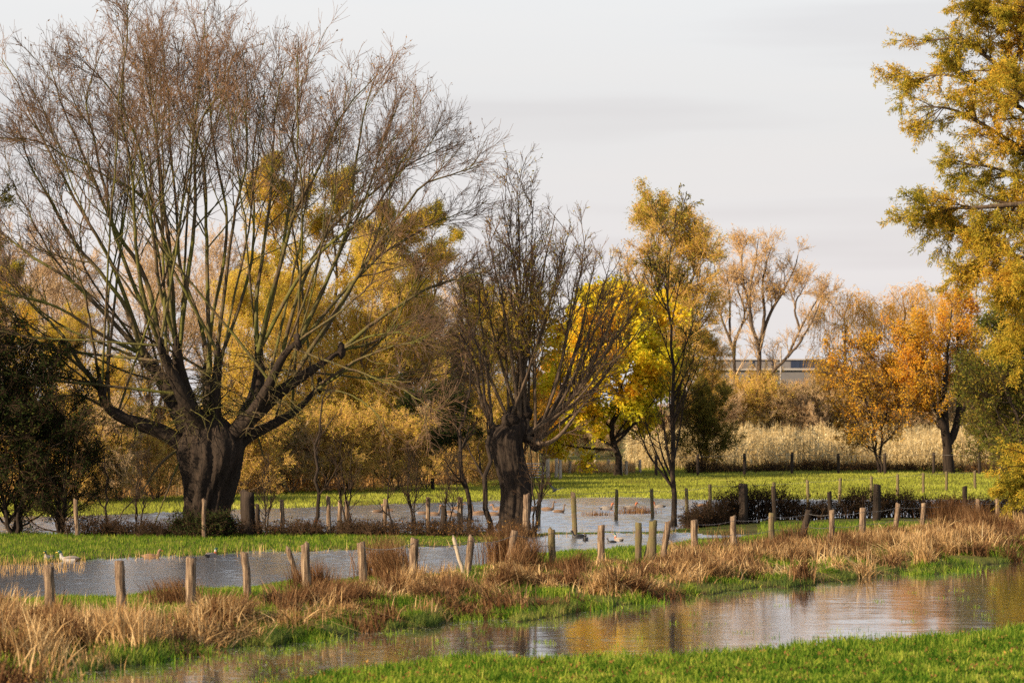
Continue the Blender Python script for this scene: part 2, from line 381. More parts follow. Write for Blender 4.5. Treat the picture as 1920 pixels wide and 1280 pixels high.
def water_mesh():
    xs = np.concatenate([[-120, -60], np.arange(-32, 32.01, .16), [60, 120]]); yw = np.concatenate([[20, 30], np.arange(38, 56, .13), np.arange(56, 124, .075), [127]])
    X, Y = np.meshgrid(xs, yw); rng = R(5); Z = np.zeros_like(X)
    U = 960 + F * X / np.maximum(Y, 38); back = np.clip((Y - S_bank0(U) - 1) / 2, 0, 1)
    slope = .026 + back * (np.interp(Y, [55, 70, 88, 96], [.075, .09, .13, .16]) - .026); slope = slope * np.interp(Y, [117, 124], [1, .3])
    gust = .90 + .22 * np.sin(X * .21 + Y * .34 + np.sin(Y * .17) * 2) * np.sin(Y * .23 - X * .11)
    n = 36
    for k in range(n):
        lam = rng.uniform(.22, .46); th = rng.normal(pi / 2, .45); kk = 2 * pi / lam
        Z += slope * math.sqrt(2 / n) / kk * np.sin(kk * (np.cos(th) * X + np.sin(th) * Y) + rng.uniform(0, 6.28) + .6 * np.sin(X * .7 + k))
    Z *= gust
    BACK = back * np.ones_like(X)
    r, c = X.shape; a, b = np.meshgrid(np.arange(r - 1), np.arange(c - 1), indexing='ij')
    me = mesh_data('water', np.stack([X, Y, Z], -1).reshape(-1, 3), np.stack([a * c + b, a * c + b + 1, (a + 1) * c + b + 1, (a + 1) * c + b], -1).reshape(-1, 4), water_material())
    at = me.attributes.new('breeze', 'FLOAT', 'POINT'); at.data.foreach_set('value', np.ascontiguousarray(BACK.ravel(), dtype=np.float32))   # how open to the wind
    return me
kind(link('water', water_mesh()), 'structure')

# ------------------------------------------------------------------ generic trees
def make_tree(seed, H, W, cb=.3, rt=.2, n=(16, 7, 6, 4), ang=(35, 65), up=.10, wand=.10, leaf=None, twig='twig_dark', bark='bark_mid',
              stems=1, sfan=12, tipr=.006, weep=0, prof='round', lean=(0, 0), wob=.012):
    rng = R(seed)
    K = 16
    tr = []; rr = []
    for s in range(stems):
        a = rng.uniform(0, 2 * pi); fa = math.tan(radians(sfan * (rng.uniform(.5, 1) if stems > 1 else 0)))
        h = H * (rng.uniform(.75, 1) if stems > 1 else 1) * .96
        z = np.linspace(0, 1, K)
        wx = np.cumsum(rng.normal(0, wob, K)) * h; wy = np.cumsum(rng.normal(0, wob, K)) * h
        x = np.cos(a) * fa * h * z ** .8 + wx - wx[0] + lean[0] * h * z; y = np.sin(a) * fa * h * z ** .8 + wy - wy[0] + lean[1] * h * z
        tr.append(np.stack([x, y, z * h - .1], -1)); rr.append((rt * (1 - .3 * (stems > 1))) * ((1 - z) ** .8 * .95 + .03) * (1 + .5 * np.exp(-z * 30)))
    tr = np.array(tr); rr = np.array(rr)
    if prof == 'round': pf = lambda u: np.sqrt(np.clip(1 - (2 * (u * .93 + .03) - .75) ** 2 * .62, .05, 1))
    elif prof == 'cone': pf = lambda u: 1 - .8 * u
    elif prof == 'top': pf = lambda u: .35 + .65 * np.sin(np.clip(u, 0, 1) * pi * .85)
    elif prof == 'vase': pf = lambda u: .9 - .4 * u
    L1, R1 = grow(tr, rr, n[0], rng, (cb, .97), ang, (W * .42, W * .6), 10, up, wand, .55, tipr * 2, prof=pf)
    L2, R2 = grow(L1, R1, n[1], rng, (.2, 1), (25, 60), (.30, .55), 7, up * .7, wand * 1.3, .6, tipr * 1.4, .45, True)
    L3, R3 = grow(L2, R2, n[2], rng, (.15, 1), (20, 60), (.35, .65), 5, up * .5 - weep * .2, wand * 1.5, .6, tipr, .4, True)
    tw = [(tr, rr, 9), (L1, R1, 6)]
    g1 = Geo()
    for p, r, s in tw: g1.add(*tubes(p, r, s))
    g2 = Geo(); g2.add(*tubes(L2, R2, 4)); g2.add(*tubes(L3, R3, 3))
    last = L3
    if n[3]:
        if weep:
            L4, R4 = grow(L3, R3, n[3], rng, (.2, 1), (20, 60), (weep * .5, weep), 7, [-.5, -.7, -.7, -.6, -.5, -.5], .08, .7, tipr * .8, .2)
        else:
            L4, R4 = grow(L3, R3, n[3], rng, (.15, 1), (20, 55), (.4, .8), 4, up * .4, wand * 1.5, .7, tipr * .8, .3, True)
        g2.add(*tubes(L4, R4, 3)); last = L4
    parts = [('trunk', g1.data('trunk', M[bark])), ('branches', g2.data('branches', M[twig]))]
    if leaf:
        if leaf.get('above'): last = last[last[:, -1, 2] > leaf['above']]
        g3 = Geo(); V, Q, rn = leaves(last, leaf['n'], rng, leaf['size'], leaf.get('asp', .5), leaf.get('spread', .05), leaf.get('hang', .2), leaf.get('along', .3))
        g3.add(V, Q, rn); parts.append(('foliage', g3.data('foliage', M[leaf['mat']], False, True)))
    return parts

def place_tree(parts, name, label, cat, px, py, seed=0, scale=1.0, group=None, rz=None, sx=1.0):
    """stand a tree (or a copy sharing its meshes) where its foot shows at pixel column px, row py"""
    Y = dist(py); x = (px - 960) / F * Y
    rng = R(seed + 999)
    t = thing(name, label, cat, (x, Y, float(gh(x, Y)) - .03), rng.uniform(0, 2 * pi) if rz is None else rz, group, (scale * sx, scale * sx, scale))
    for nm, me in parts: link(nm, me, t)
    return t
def hgt(py, top): return (py - top) * CH / (py - HY)    # metres from foot row py up to row top

# ------------------------------------------------------------------ sky, sun, camera
w = bpy.data.worlds.new('World'); scene.world = w; w.use_nodes = True
nt = w.node_tree; nt.nodes.clear()
sky = nt.nodes.new('ShaderNodeTexSky'); sky.sky_type = 'NISHITA'; sky.sun_disc = False
sky.sun_elevation = radians(SUN_EL); sky.sun_rotation = radians(-90 + SUN_AZ)
sky.air_density = 1.2; sky.dust_density = 2.0
tc = nt.nodes.new('ShaderNodeTexCoord'); sp = nt.nodes.new('ShaderNodeSeparateXYZ'); nt.links.new(tc.outputs['Generated'], sp.inputs[0])
# thin high cloud: pale at the horizon, thinning out overhead, with faint long streaks
el = sp.outputs[2]
cc = ramp(nt, math_(nt, 'MULTIPLY', el, 1.0), [(.0, (6.6, 6.35, 6.35)), (.045, (6.9, 6.6, 6.6)), (.10, (6.85, 6.75, 6.75)), (.16, (7.4, 7.5, 7.6)), (.4, (5.4, 5.8, 6.6))])
mp = nt.nodes.new('ShaderNodeMapping'); mp.inputs['Scale'].default_value = (3.2, 3.2, 46)
nt.links.new(tc.outputs['Generated'], mp.inputs[0])
st = noise(nt, 1.0, 3, mp.outputs[0], .5)
sf = ramp(nt, st, [(.38, (.93, .92, .925)), (.52, (1, 1, 1)), (.7, (1.02, 1.01, 1.0))])
mu = nt.nodes.new('ShaderNodeMix'); mu.data_type = 'RGBA'; mu.blend_type = 'MULTIPLY'; mu.inputs[0].default_value = 1
nt.links.new(cc, mu.inputs[6]); nt.links.new(sf, mu.inputs[7])
cov = ramp(nt, el, [(.0, (.97, .97, .97)), (.2, (.92, .92, .92)), (.6, (.45, .45, .45))])
mx = nt.nodes.new('ShaderNodeMix'); mx.data_type = 'RGBA'
nt.links.new(cov, mx.inputs[0]); nt.links.new(sky.outputs[0], mx.inputs[6]); nt.links.new(mu.outputs[2], mx.inputs[7])
bg = nt.nodes.new('ShaderNodeBackground'); bg.inputs[1].default_value = .0605
wo = nt.nodes.new('ShaderNodeOutputWorld')
nt.links.new(mx.outputs[2], bg.inputs[0]); nt.links.new(bg.outputs[0], wo.inputs[0])

sd = bpy.data.lights.new('sun', 'SUN'); sd.energy = 5.0; sd.angle = radians(.6); sd.color = (1, .77, .51)
so = bpy.data.objects.new('sun', sd); COL.objects.link(so)
from mathutils import Vector
sdir = Vector((-cos(radians(SUN_AZ)) * cos(radians(SUN_EL)), sin(radians(SUN_AZ)) * cos(radians(SUN_EL)), sin(radians(SUN_EL))))
so.rotation_euler = sdir.to_track_quat('Z', 'Y').to_euler(); so.location = (-30, 60, 40)

cd = bpy.data.cameras.new('camera'); co = bpy.data.objects.new('camera', cd); COL.objects.link(co); scene.camera = co
cd.lens = 100; cd.sensor_width = 36; cd.sensor_fit = 'HORIZONTAL'
co.location = (0, 0, CH); co.rotation_euler = (radians(90), 0, 0); cd.shift_y = (HY - 640) / 1920
cd.clip_end = 20000; cd.clip_start = .5
cd.dof.use_dof = True; cd.dof.focus_distance = 90; cd.dof.aperture_fstop = 2.4
scene.view_settings.view_transform = 'Standard'; scene.view_settings.look = 'None'
scene.view_settings.exposure = 1.0; scene.view_settings.gamma = 1
scene.cycles.max_bounces = 6; scene.cycles.transparent_max_bounces = 4; scene.cycles.transmission_bounces = 3
scene.cycles.diffuse_bounces = 3; scene.cycles.glossy_bounces = 3; scene.cycles.use_denoising = False
scene.cycles.sample_clamp_indirect = 4

# ------------------------------------------------------------------ the great pollard willow
def px_path(pts, Y0, K, dz=None, bow=0):
    """polyline of (px, py[, depth]) in metres about distance Y0"""
    q = []
    for i, p in enumerate(pts):
        s = i / (len(pts) - 1); d = (p[2] if len(p) > 2 else 0) + (dz * s if dz else 0) + bow * 4 * s * (1 - s)
        q.append(P(p[0], p[1], Y0 + d))
    return smooth_path(q, K)

def rough_trunk(g, pts, Y0, K=70, S=96, seed=1, ridge=.10, lump=.10):
    """thick fibrous trunk from (px, py, radius m) rows"""
    rng = R(seed)
    c = smooth_path([np.append(P(p[0], p[1], Y0), p[2]) for p in pts], K)
    a = np.arange(S) * 2 * pi / S
    ph = rng.uniform(0, 6.28, 8); V = []
    for k in range(K):
        z = c[k, 2]; tw = z * .35
        rad = 1 + ridge * (np.sin(7 * a + ph[0] + tw * 2) * .5 + np.sin(13 * a + ph[1] - tw * 3 + np.sin(z * 2)) * .5) \
            + lump * (np.sin(2 * a + ph[2] + z * 1.1) * .5 + np.sin(3 * a + ph[3] - z * 2.3) * .5) + .055 * np.abs(np.sin(11 * a + ph[5] + 1.3 * np.sin(z * 1.7 + a * 2))) + .035 * np.abs(np.sin(19 * a + ph[6] + 1.5 * np.sin(z * 2.6 + a * 3))) + .012 * rng.standard_normal(S)
        if k < K * .15: rad = rad * (1 + .35 * (1 - k / (K * .15)) ** 2 * (1 + .5 * np.sin(5 * a + ph[4])))
        V.append(np.stack([c[k, 0] + c[k, 3] * rad * np.cos(a), c[k, 1] + c[k, 3] * rad * np.sin(a), np.full(S, z)], -1))
    V = np.concatenate(V)
    k, s = np.meshgrid(np.arange(K - 1), np.arange(S), indexing='ij'); s2 = (s + 1) % S
    g.add(V, np.stack([k * S + s, k * S + s2, (k + 1) * S + s2, (k + 1) * S + s], -1).reshape(-1, 4))

def root_local(gs, base):
    for g in gs:
        g.V = [v - base for v in g.V]

def big_willow():
    rng = R(11)
    Y0 = dist(1000); base = P(385, 1000, Y0); base[2] = 0
    gt, gb, gw = Geo(), Geo(), Geo()
    rough_trunk(gt, [(383, 1014, .70), (384, 985, .66), (387, 950, .66), (392, 910, .74), (396, 870, .88), (396, 835, .90), (396, 805, .66), (396, 780, .3)], Y0, seed=3)
    limbs = [
        ([(362, 850), (320, 818), (280, 800), (235, 785), (203, 765), (190, 735), (188, 722)], .34, .13, -1.0),
        ([(372, 850), (352, 800), (332, 760), (306, 715), (282, 680), (262, 655)], .48, .16, 1.0),
        ([(380, 850), (362, 790), (345, 735), (335, 690), (331, 645)], .46, .17, -1.2),
        ([(392, 840), (393, 780), (390, 735), (385, 695)], .34, .15, .8),
        ([(400, 840), (402, 780), (407, 700), (408, 660)], .30, .13, -.4),
        ([(405, 860), (440, 812), (490, 765), (530, 730), (575, 700), (640, 657)], .42, .08, -.8),
        ([(415, 850), (455, 795), (478, 745), (487, 690), (484, 640)], .42, .14, 1.5),
        ([(415, 880), (460, 822), (510, 796), (560, 765), (600, 722)], .30, .07, 1.2),
        ([(420, 840), (470, 780), (500, 730), (530, 670), (558, 640)], .32, .09, -1.6),
        ([(385, 850), (375, 790), (352, 760), (318, 690), (300, 648)], .4, .14, -1.8),
    ]
    LP, LR = [], []
    for pts, r0, r1, dz in limbs:
        LP.append(px_path(pts, Y0, 14, dz)); LR.append(np.linspace(r0, r1, 14) * .86)
    V, Q = tubes(np.array(LP), np.array(LR), 12, .06, rng); gt.add(V, Q)
    # knobbly pollard heads
    for p in LP:
        e = p[-1]; K = 7; z = np.linspace(-1, 1, K)
        r = np.sqrt(1 - z ** 2) * rng.uniform(.06, .11) + .01
        pp = np.stack([e[0] + 0 * z, e[1] + 0 * z, e[2] + z * .28], -1)[None]
        gt.add(*tubes(pp, r[None], 10, .28, rng))
    poles = [
        ([(330, 650), (322, 560), (320, 480), (310, 380), (299, 290), (283, 200), (272, 110)], .17, .5),
        ([(337, 650), (352, 520), (369, 400), (372, 285), (383, 215), (425, 160), (440, 90)], .16, -1.5),
        ([(394, 690), (387, 520), (385, 380), (378, 290), (350, 210), (330, 110)], .14, 2),
        ([(405, 670), (425, 520), (440, 390), (455, 300), (467, 190), (455, 90)], .12, -2),
        ([(482, 650), (480, 560), (490, 480), (500, 350), (505, 240), (522, 130)], .13, 1.5),
        ([(488, 650), (520, 520), (541, 400), (555, 310), (545, 250), (562, 130)], .14, 3.2),
        ([(484, 660), (515, 530), (552, 400), (600, 300), (625, 235), (690, 160)], .14, -3),
        ([(556, 650), (615, 515), (645, 420), (655, 330), (668, 250), (700, 140)], .13, 1),
        ([(560, 690), (620, 600), (680, 510), (740, 420), (790, 356), (850, 335), (905, 315)], .15, -2),
        ([(520, 700), (560, 550), (620, 430), (715, 350), (785, 300), (860, 265)], .13, 3.5),
        ([(638, 657), (700, 605), (773, 557), (850, 520), (910, 500)], .13, 0),
        ([(636, 658), (690, 632), (760, 622), (810, 640), (850, 630)], .06, -2),
        ([(598, 722), (650, 695), (720, 705), (790, 690)], .05, 2.5),
        ([(595, 730), (640, 735), (700, 765), (745, 815)], .05, -1.5),
        ([(268, 665), (235, 575), (190, 510), (150, 460), (100, 370), (65, 300), (25, 200)], .15, -1.5),
        ([(300, 650), (285, 560), (258, 490), (215, 425), (165, 310), (120, 210), (85, 110)], .16, 1.8),
        ([(310, 650), (262, 560), (222, 450), (200, 350), (185, 270), (170, 190), (195, 100)], .14, 3.5),
        ([(328, 650), (322, 500), (298, 400), (265, 365), (205, 335), (100, 285), (40, 270)], .12, -3),
        ([(258, 655), (183, 573), (123, 520), (67, 485), (-10, 430), (-50, 400)], .15, 1),
        ([(258, 660), (200, 632), (130, 590), (60, 570), (-40, 540)], .12, -2.5),
        ([(190, 730), (150, 680), (118, 630), (90, 595), (60, 560), (10, 480)], .14, 1.5),
        ([(190, 735), (150, 690), (110, 660), (50, 640), (-30, 620)], .11, -1),
        ([(200, 765), (150, 742), (90, 748), (30, 770), (-20, 790)], .08, 2),
        ([(275, 670), (240, 570), (205, 480), (160, 400), (110, 300), (60, 200), (15, 110)], .14, 3),
        ([(390, 700), (398, 600), (420, 500), (430, 400), (410, 300), (400, 180), (395, 70)], .12, 3.5),
        ([(300, 650), (270, 560), (255, 450), (250, 330), (235, 220), (240, 60)], .13, -3.5),
        ([(333, 650), (300, 540), (285, 420), (262, 300), (225, 200), (150, 110)], .12, -4),
        ([(490, 650), (560, 520), (640, 440), (700, 400), (760, 300), (800, 230)], .13, -4),
        ([(560, 650), (640, 550), (720, 480), (800, 430), (880, 400)], .12, 3.5),
        ([(556, 650), (600, 560), (640, 480), (700, 360), (740, 250), (770, 190)], .12, 4),
        ([(405, 690), (440, 600), (470, 500), (480, 400), (470, 280), (490, 160)], .11, 4.5),
        ([(395, 700), (375, 600), (340, 500), (335, 400), (325, 280), (320, 150), (310, 40)], .12, 4),
        ([(640, 657), (700, 640), (760, 600), (830, 590)], .08, 2.5),
        ([(600, 720), (680, 670), (760, 640), (820, 610)], .08, -3.5),
        ([(190, 725), (175, 660), (165, 600), (150, 540), (120, 460)], .09, -3),
        ([(352, 828), (300, 872), (262, 930), (215, 1000)], .09, -1.5),
        ([(345, 850), (318, 900), (290, 960), (270, 1000)], .06, -2.2),
    ]
    PP, PR = [], []
    for pts, r0, dz in poles:
        p = px_path(pts, Y0, 24, dz)
        p = p + np.cumsum(rng.normal(0, .035, p.shape), 0) * np.linspace(0, 1, 24)[:, None]
        PP.append(p); PR.append(r0 * .46 * (1 - np.linspace(0, 1, 24)) ** .85 + .012)
    # more, thinner shoots between the named ones
    for k in range(36):
        i = rng.integers(0, len(LP)); s = LP[i][-1 - rng.integers(0, 7)]
        px0 = 960 + s[0] / s[1] * F; th = radians(rng.uniform(0, 84)) * (1 if px0 > 395 else -1) if rng.random() < .6 else radians(rng.uniform(-25, 25))
        # grow towards the domed outline of the crown
        cx, cz = 960 + base[0] / base[1] * F + 20, 3.0
        Rr = rng.uniform(10.5, 14.5)
        if th > .2: Rr *= 1 - .35 * abs(sin(th))
        elif th < -.2: Rr *= 1 - .28 * abs(sin(th))
        e = np.array([base[0] + .3 + sin(th) * Rr, s[1] + rng.normal(0, 3), 2.6 + max(cos(th), -.15) * Rr])
        mid = s * .5 + e * .5 + np.array([sin(th) * .8, 0, -.25 * abs(sin(th))])
        p = smooth_path([s, mid, e], 24); p = p + np.cumsum(rng.normal(0, .04, p.shape), 0) * np.linspace(0, 1, 24)[:, None]
        PP.append(p); PR.append(rng.uniform(.025, .045) * (1 - np.linspace(0, 1, 24)) ** .8 + .01)
    PP, PR = np.array(PP), np.array(PR)
    gb.add(*tubes(PP, PR, 7))
    hd = lambda A: np.linalg.norm(A[:, 0] - np.array([base[0], base[1], 3.4]), axis=1)
    # the two low leaning stems carry few twigs
    keep = np.array([i for i in range(len(PP)) if i not in (len(poles) - 1, len(poles) - 2)])
    PPk, PRk = PP[keep], PR[keep]
    L1, R1 = grow(PPk, PRk, 12, rng, (.36, .97), (18, 50), (.16, .34), 10, .05, .09, .5, .009, .5, True)
    kp = rng.random(len(L1)) < np.clip((hd(L1) - 2.0) / 5.0, .3, 1); L1, R1 = L1[kp], R1[kp]; gb.add(*tubes(L1, R1, 5))
    L2, R2 = grow(L1, R1, 7, rng, (.15, 1), (18, 50), (.6, 1.4), 7, .05, .12, .6, .0055, .3)
    L2b, R2b = grow(PPk, PRk, 15, rng, (.62, 1), (20, 60), (.5, 1.3), 7, .05, .12, .25, .0055, .2)
    L2 = np.concatenate([L2, L2b]); R2 = np.concatenate([R2, R2b])
    # the crown is dense at its rim and open low down
    kp = rng.random(len(L2)) < np.clip((hd(L2) - 4.5) / 5.5, .12, 1); L2, R2 = L2[kp], R2[kp]
    gw.add(*tubes(L2, R2, 3))
    L3, R3 = grow(L2, R2, 6, rng, (.1, 1), (15, 48), (.25, .7), 4, .03, .12, .7, .0042, .2)
    kp = rng.random(len(L3)) < np.clip((hd(L3) - 5.0) / 5.0, .15, 1); L3, R3 = L3[kp], R3[kp]
    gw.add(*tubes(L3, R3, 3))
    # mossy water shoots low in the crown
    sh, shr = grow(np.array(LP), np.array(LR), 24, rng, (.2, 1), (50, 100), (.6, 2.0), 8, -.04, .22, .1, .008, .2, rmax=.02)
    gb.add(*tubes(sh, shr, 4))
    sh2, shr2 = grow(sh, shr, 5, rng, (.2, 1), (25, 60), (.3, .8), 5, -.04, .2, .7, .005, .2); gb.add(*tubes(sh2, shr2, 3))
    gl = Geo(); top = L3[L3[:, -1, 2] > 12.5]; V, Q, rn = leaves(top, 2800, rng, (.06, .12), .4, .02, .4, .4); gl.add(V, Q, rn)
    V, Q, rn = leaves(L3, 2500, rng, (.06, .12), .4, .02, .5, .4); gl.add(V, Q, rn)
    root_local([gt, gb, gw, gl], base)
    t = thing('willow_tree', 'huge bare pollard willow with dark fibrous trunk and wide fan of mossy poles', 'tree', base)
    link('trunk', gt.data('willow_trunk', M['bark_dark']), t)
    link('branches', gb.data('willow_branches', M['bark_moss']), t)
    link('twigs', gw.data('willow_twigs', M['twig_red']), t)
    link('foliage', gl.data('willow_leaves', M['leaf_brown'], False, True), t)
big_willow()

def mid_willow():
    rng = R(21)
    Y0 = dist(990); base = P(965, 990, Y0); base[2] = 0
    gt, gb, gw, gl = Geo(), Geo(), Geo(), Geo()
    rough_trunk(gt, [(962, 1002, .47), (965, 975, .45), (967, 930, .46), (961, 890, .48), (953, 850, .50), (950, 825, .53), (958, 805, .50), (968, 790, .30)], Y0, 60, 84, seed=8, ridge=.10)
    knobs = [(935, 812), (925, 822), (955, 790), (975, 795), (990, 815), (1005, 830), (965, 775), (985, 775)]
    for i, (x, y) in enumerate(knobs):
        c = P(x, y, Y0 + rng.normal(0, .25)); K = 7; z = np.linspace(-1, 1, K)
        gt.add(*tubes((c + np.stack([0 * z, 0 * z, z * .3], -1))[None], (np.sqrt(1 - z ** 2) * rng.uniform(.2, .34) + .01)[None], 9, .2, rng))
    ends = [(965, 292), (932, 330), (905, 400), (885, 470), (1000, 345), (1035, 365), (1065, 385), (1095, 405), (1120, 440), (1148, 480), (1145, 540), (868, 560), (862, 480), (1190, 560), (1205, 590), (1165, 520),
            (985, 390), (950, 370), (1020, 440), (1050, 500), (920, 450), (900, 520), (1080, 480), (1100, 560), (975, 430), (1010, 400), (1130, 620), (880, 600), (1150, 640), (1060, 420), (995, 470), (940, 420), (1180, 500), (1175, 620)]
    ends = [(x, y + (34 if y < 450 else 10)) for x, y in ends]
    PP, PR = [], []
    for i, (x, y) in enumerate(ends):
        kx, ky = knobs[rng.integers(2, len(knobs))] if x > 900 else knobs[rng.integers(0, 4)]
        if x > 1090: kx, ky = knobs[4 + rng.integers(0, 2)]
        dz = rng.normal(0, 1.4); s = .42
        mx_ = kx + (x - kx) * (.55 if abs(x - 965) > 60 else .35); my = ky + (y - ky) * (.40 if abs(x - 965) > 100 else .5)
        p = px_path([(kx, ky), (mx_, my), (x, y)], Y0, 20, dz)
        p = p + np.cumsum(rng.normal(0, .022, p.shape), 0) * np.linspace(0, 1, 20)[:, None]
        PP.append(p); PR.append(rng.uniform(.035, .065) * (1 - np.linspace(0, 1, 20)) ** .8 + .01)
    for pts in ([(990, 820), (1020, 832), (1050, 815), (1085, 770), (1110, 740)], [(1000, 812), (1060, 760), (1120, 680), (1180, 600)], [(935, 815), (905, 760), (890, 690), (860, 640)]):
        p = px_path(pts, Y0, 20, rng.normal(0, 1)); PP.append(p); PR.append(.085 * (1 - np.linspace(0, 1, 20)) ** .8 + .01)
    PP, PR = np.array(PP), np.array(PR); gb.add(*tubes(PP, PR, 7))
    L1, R1 = grow(PP, PR, 9, rng, (.3, .97), (15, 52), (.16, .36), 9, .06, .09, .5, .01, .5, True); gb.add(*tubes(L1, R1, 4))
    L2, R2 = grow(L1, R1, 6, rng, (.15, 1), (18, 50), (.35, .9), 6, .05, .12, .6, .006, .3)
    L2b, R2b = grow(PP, PR, 12, rng, (.3, 1), (20, 60), (.4, 1.), 6, .05, .12, .2, .006, .2)
    L2 = np.concatenate([L2, L2b]); R2 = np.concatenate([R2, R2b]); kp = rng.random(len(L2)) < np.clip((L2[:, 0, 2] - 3) / 4, .3, 1); L2, R2 = L2[kp], R2[kp]; gw.add(*tubes(L2, R2, 3))
    L3, R3 = grow(L2, R2, 4, rng, (.1, 1), (15, 48), (.15, .4), 4, .03, .12, .7, .004, .2); gw.add(*tubes(L3, R3, 3))
    V, Q, rn = leaves(L3, 3500, rng, (.07, .14), .35, .02, .5, .4); gl.add(V, Q, rn)
    low = L2[(L2[:, -1, 2] < 8) & (abs(L2[:, -1, 0] - base[0]) < 1.4)]
    V, Q, rn = leaves(low, 2600, rng, (.10, .18), .25, .03, .8, .3); gl.add(V, Q, rn)
    root_local([gt, gb, gw, gl], base)
    t = thing('willow_tree', 'smaller pollard willow with leaning dark trunk and knobbly head under a fan of twigs', 'tree', base)
    link('trunk', gt.data('pollard_trunk', M['bark_dark']), t)
    link('branches', gb.data('pollard_branches', M['bark_mid']), t)
    link('twigs', gw.data('pollard_twigs', M['twig_red']), t)
    link('foliage', gl.data('pollard_leaves', M['leaf_willow'], False, True), t)
mid_willow()

# ------------------------------------------------------------------ yellow-leaved willow at the right edge
def edge_willow():
    rng = R(31)
    Y0 = dist(1008); base = P(2035, 1008, Y0); base[2] = .1
    gt, gb, gl = Geo(), Geo(), Geo()
    tp = px_path([(2035, 1015), (2030, 850), (2020, 650), (2025, 450), (2040, 250), (2060, 50), (2080, -150)], Y0, 24)
    tr = .55 * (1 - np.linspace(0, 1, 24)) ** .8 + .03
    gt.add(*tubes(tp[None], tr[None], 14, .04, rng))
    limbs = [
        ([(2040, 130), (1960, 40), (1890, -30), (1830, -90)], .14, 1), ([(2040, 190), (1980, 120), (1910, 60), (1850, 20), (1812, -5)], .13, -1),
        ([(2035, 260), (1960, 190), (1880, 130), (1800, 75), (1735, 78)], .14, 0), ([(2030, 320), (1940, 225), (1860, 170), (1770, 140), (1700, 155)], .13, 1.5),
        ([(2025, 420), (1960, 310), (1900, 270), (1850, 238), (1785, 205), (1725, 200)], .15, -1), ([(2022, 470), (1950, 390), (1915, 383), (1850, 388), (1790, 390), (1735, 387)], .14, -.5),
        ([(2022, 450), (1940, 350), (1880, 320), (1830, 310), (1795, 320)], .12, 1.5), ([(2022, 500), (1950, 430), (1880, 430), (1825, 440), (1775, 432)], .12, .5),
        ([(2022, 560), (1960, 500), (1900, 480), (1850, 470), (1815, 500)], .12, -1.2), ([(2022, 620), (1960, 560), (1925, 545), (1885, 555)], .12, 1.2),
        ([(2030, 880), (1980, 860), (1950, 870), (1910, 905)], .08, .5), ([(2040, 100), (1980, 20), (1930, -60), (1880, -130)], .12, 2),
        ([(2030, 350), (1980, 260), (1930, 190), (1870, 150)], .12, -2), ([(2022, 540), (1970, 460), (1930, 420), (1880, 400)], .1, 2),
        ([(2024, 640), (1980, 560), (1930, 520), (1890, 500)], .1, -2), ([(2024, 720), (1970, 640), (1940, 625), (1905, 660)], .1, 2),
        ([(2035, 200), (2000, 100), (1960, 30), (1905, 10)], .12, -1.5),
    ]
    PP = np.array([px_path(p, Y0, 18, d) for p, r, d in limbs]); PR = np.array([r * .8 * (1 - np.linspace(0, 1, 18)) ** .8 + .012 for p, r, d in limbs])
    gt.add(*tubes(PP, PR, 8))
    # the far side of the crown, beyond the frame, so the tree is whole and shades itself
    B = []
    for k in range(16):
        s = tp[5 + k]; a = rng.uniform(-1.4, 1.4); e = s + np.array([cos(a) * 3.8, sin(a) * 3.8 * 1.2, rng.uniform(.5, 2.5)])
        B.append(smooth_path([s, (s + e) / 2 + [0, 0, .5], e], 18))
    B = np.array(B); BR = np.tile(.09 * (1 - np.linspace(0, 1, 18)) ** .8 + .012, (len(B), 1)); gt.add(*tubes(B, BR, 6))
    def twigs(P0, R0, n1, n2, nl):
        L1, R1 = grow(P0, R0, n1, rng, (.30, 1), (20, 60), (.9, 1.9), 9, .0, .12, .5, .009, .35); gb.add(*tubes(L1, R1, 4))
        L2, R2 = grow(L1, R1, n2, rng, (.1, 1), (20, 55), (.35, .8), 6, -.05, .14, .6, .005, .2); gb.add(*tubes(L2, R2, 3))
        V, Q, rn = leaves(L2, nl, rng, (.08, .16), .21, .04, .35, .5); gl.add(V, Q, rn)
    twigs(PP, PR, 20, 10, 190000); twigs(B, BR, 12, 6, 26000)
    root_local([gt, gb, gl], base)
    t = thing('willow_tree', 'tall yellow-green leafy willow reaching in from the right edge of the photo', 'tree', base)
    link('trunk', gt.data('edge_trunk', M['bark_mid']), t)
    link('branches', gb.data('edge_branches', M['twig_dark']), t)
    link('foliage', gl.data('edge_leaves', M['leaf_willow'], False, True), t)
edge_willow()

# ------------------------------------------------------------------ trees beyond the water
G_BACK = 'trees standing behind the flooded meadow'
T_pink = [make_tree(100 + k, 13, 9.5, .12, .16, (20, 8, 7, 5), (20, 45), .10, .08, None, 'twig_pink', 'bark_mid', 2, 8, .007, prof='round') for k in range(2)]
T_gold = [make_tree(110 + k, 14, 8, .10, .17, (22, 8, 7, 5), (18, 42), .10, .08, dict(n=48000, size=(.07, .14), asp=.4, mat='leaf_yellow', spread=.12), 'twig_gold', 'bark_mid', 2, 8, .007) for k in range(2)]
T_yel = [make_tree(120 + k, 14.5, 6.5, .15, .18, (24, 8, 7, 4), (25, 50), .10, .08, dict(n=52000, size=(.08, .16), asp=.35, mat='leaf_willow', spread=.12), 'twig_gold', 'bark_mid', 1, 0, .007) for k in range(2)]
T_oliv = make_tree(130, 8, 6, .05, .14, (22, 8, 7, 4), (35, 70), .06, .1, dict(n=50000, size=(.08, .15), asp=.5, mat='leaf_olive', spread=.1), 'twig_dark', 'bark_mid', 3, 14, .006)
T_deep = make_tree(133, 8, 5, .05, .14, (20, 8, 7, 4), (35, 70), .06, .12, dict(n=42000, size=(.08, .15), asp=.4, mat='leaf_deep', spread=.08), 'twig_dark', 'bark_mid', 3, 12, .006)
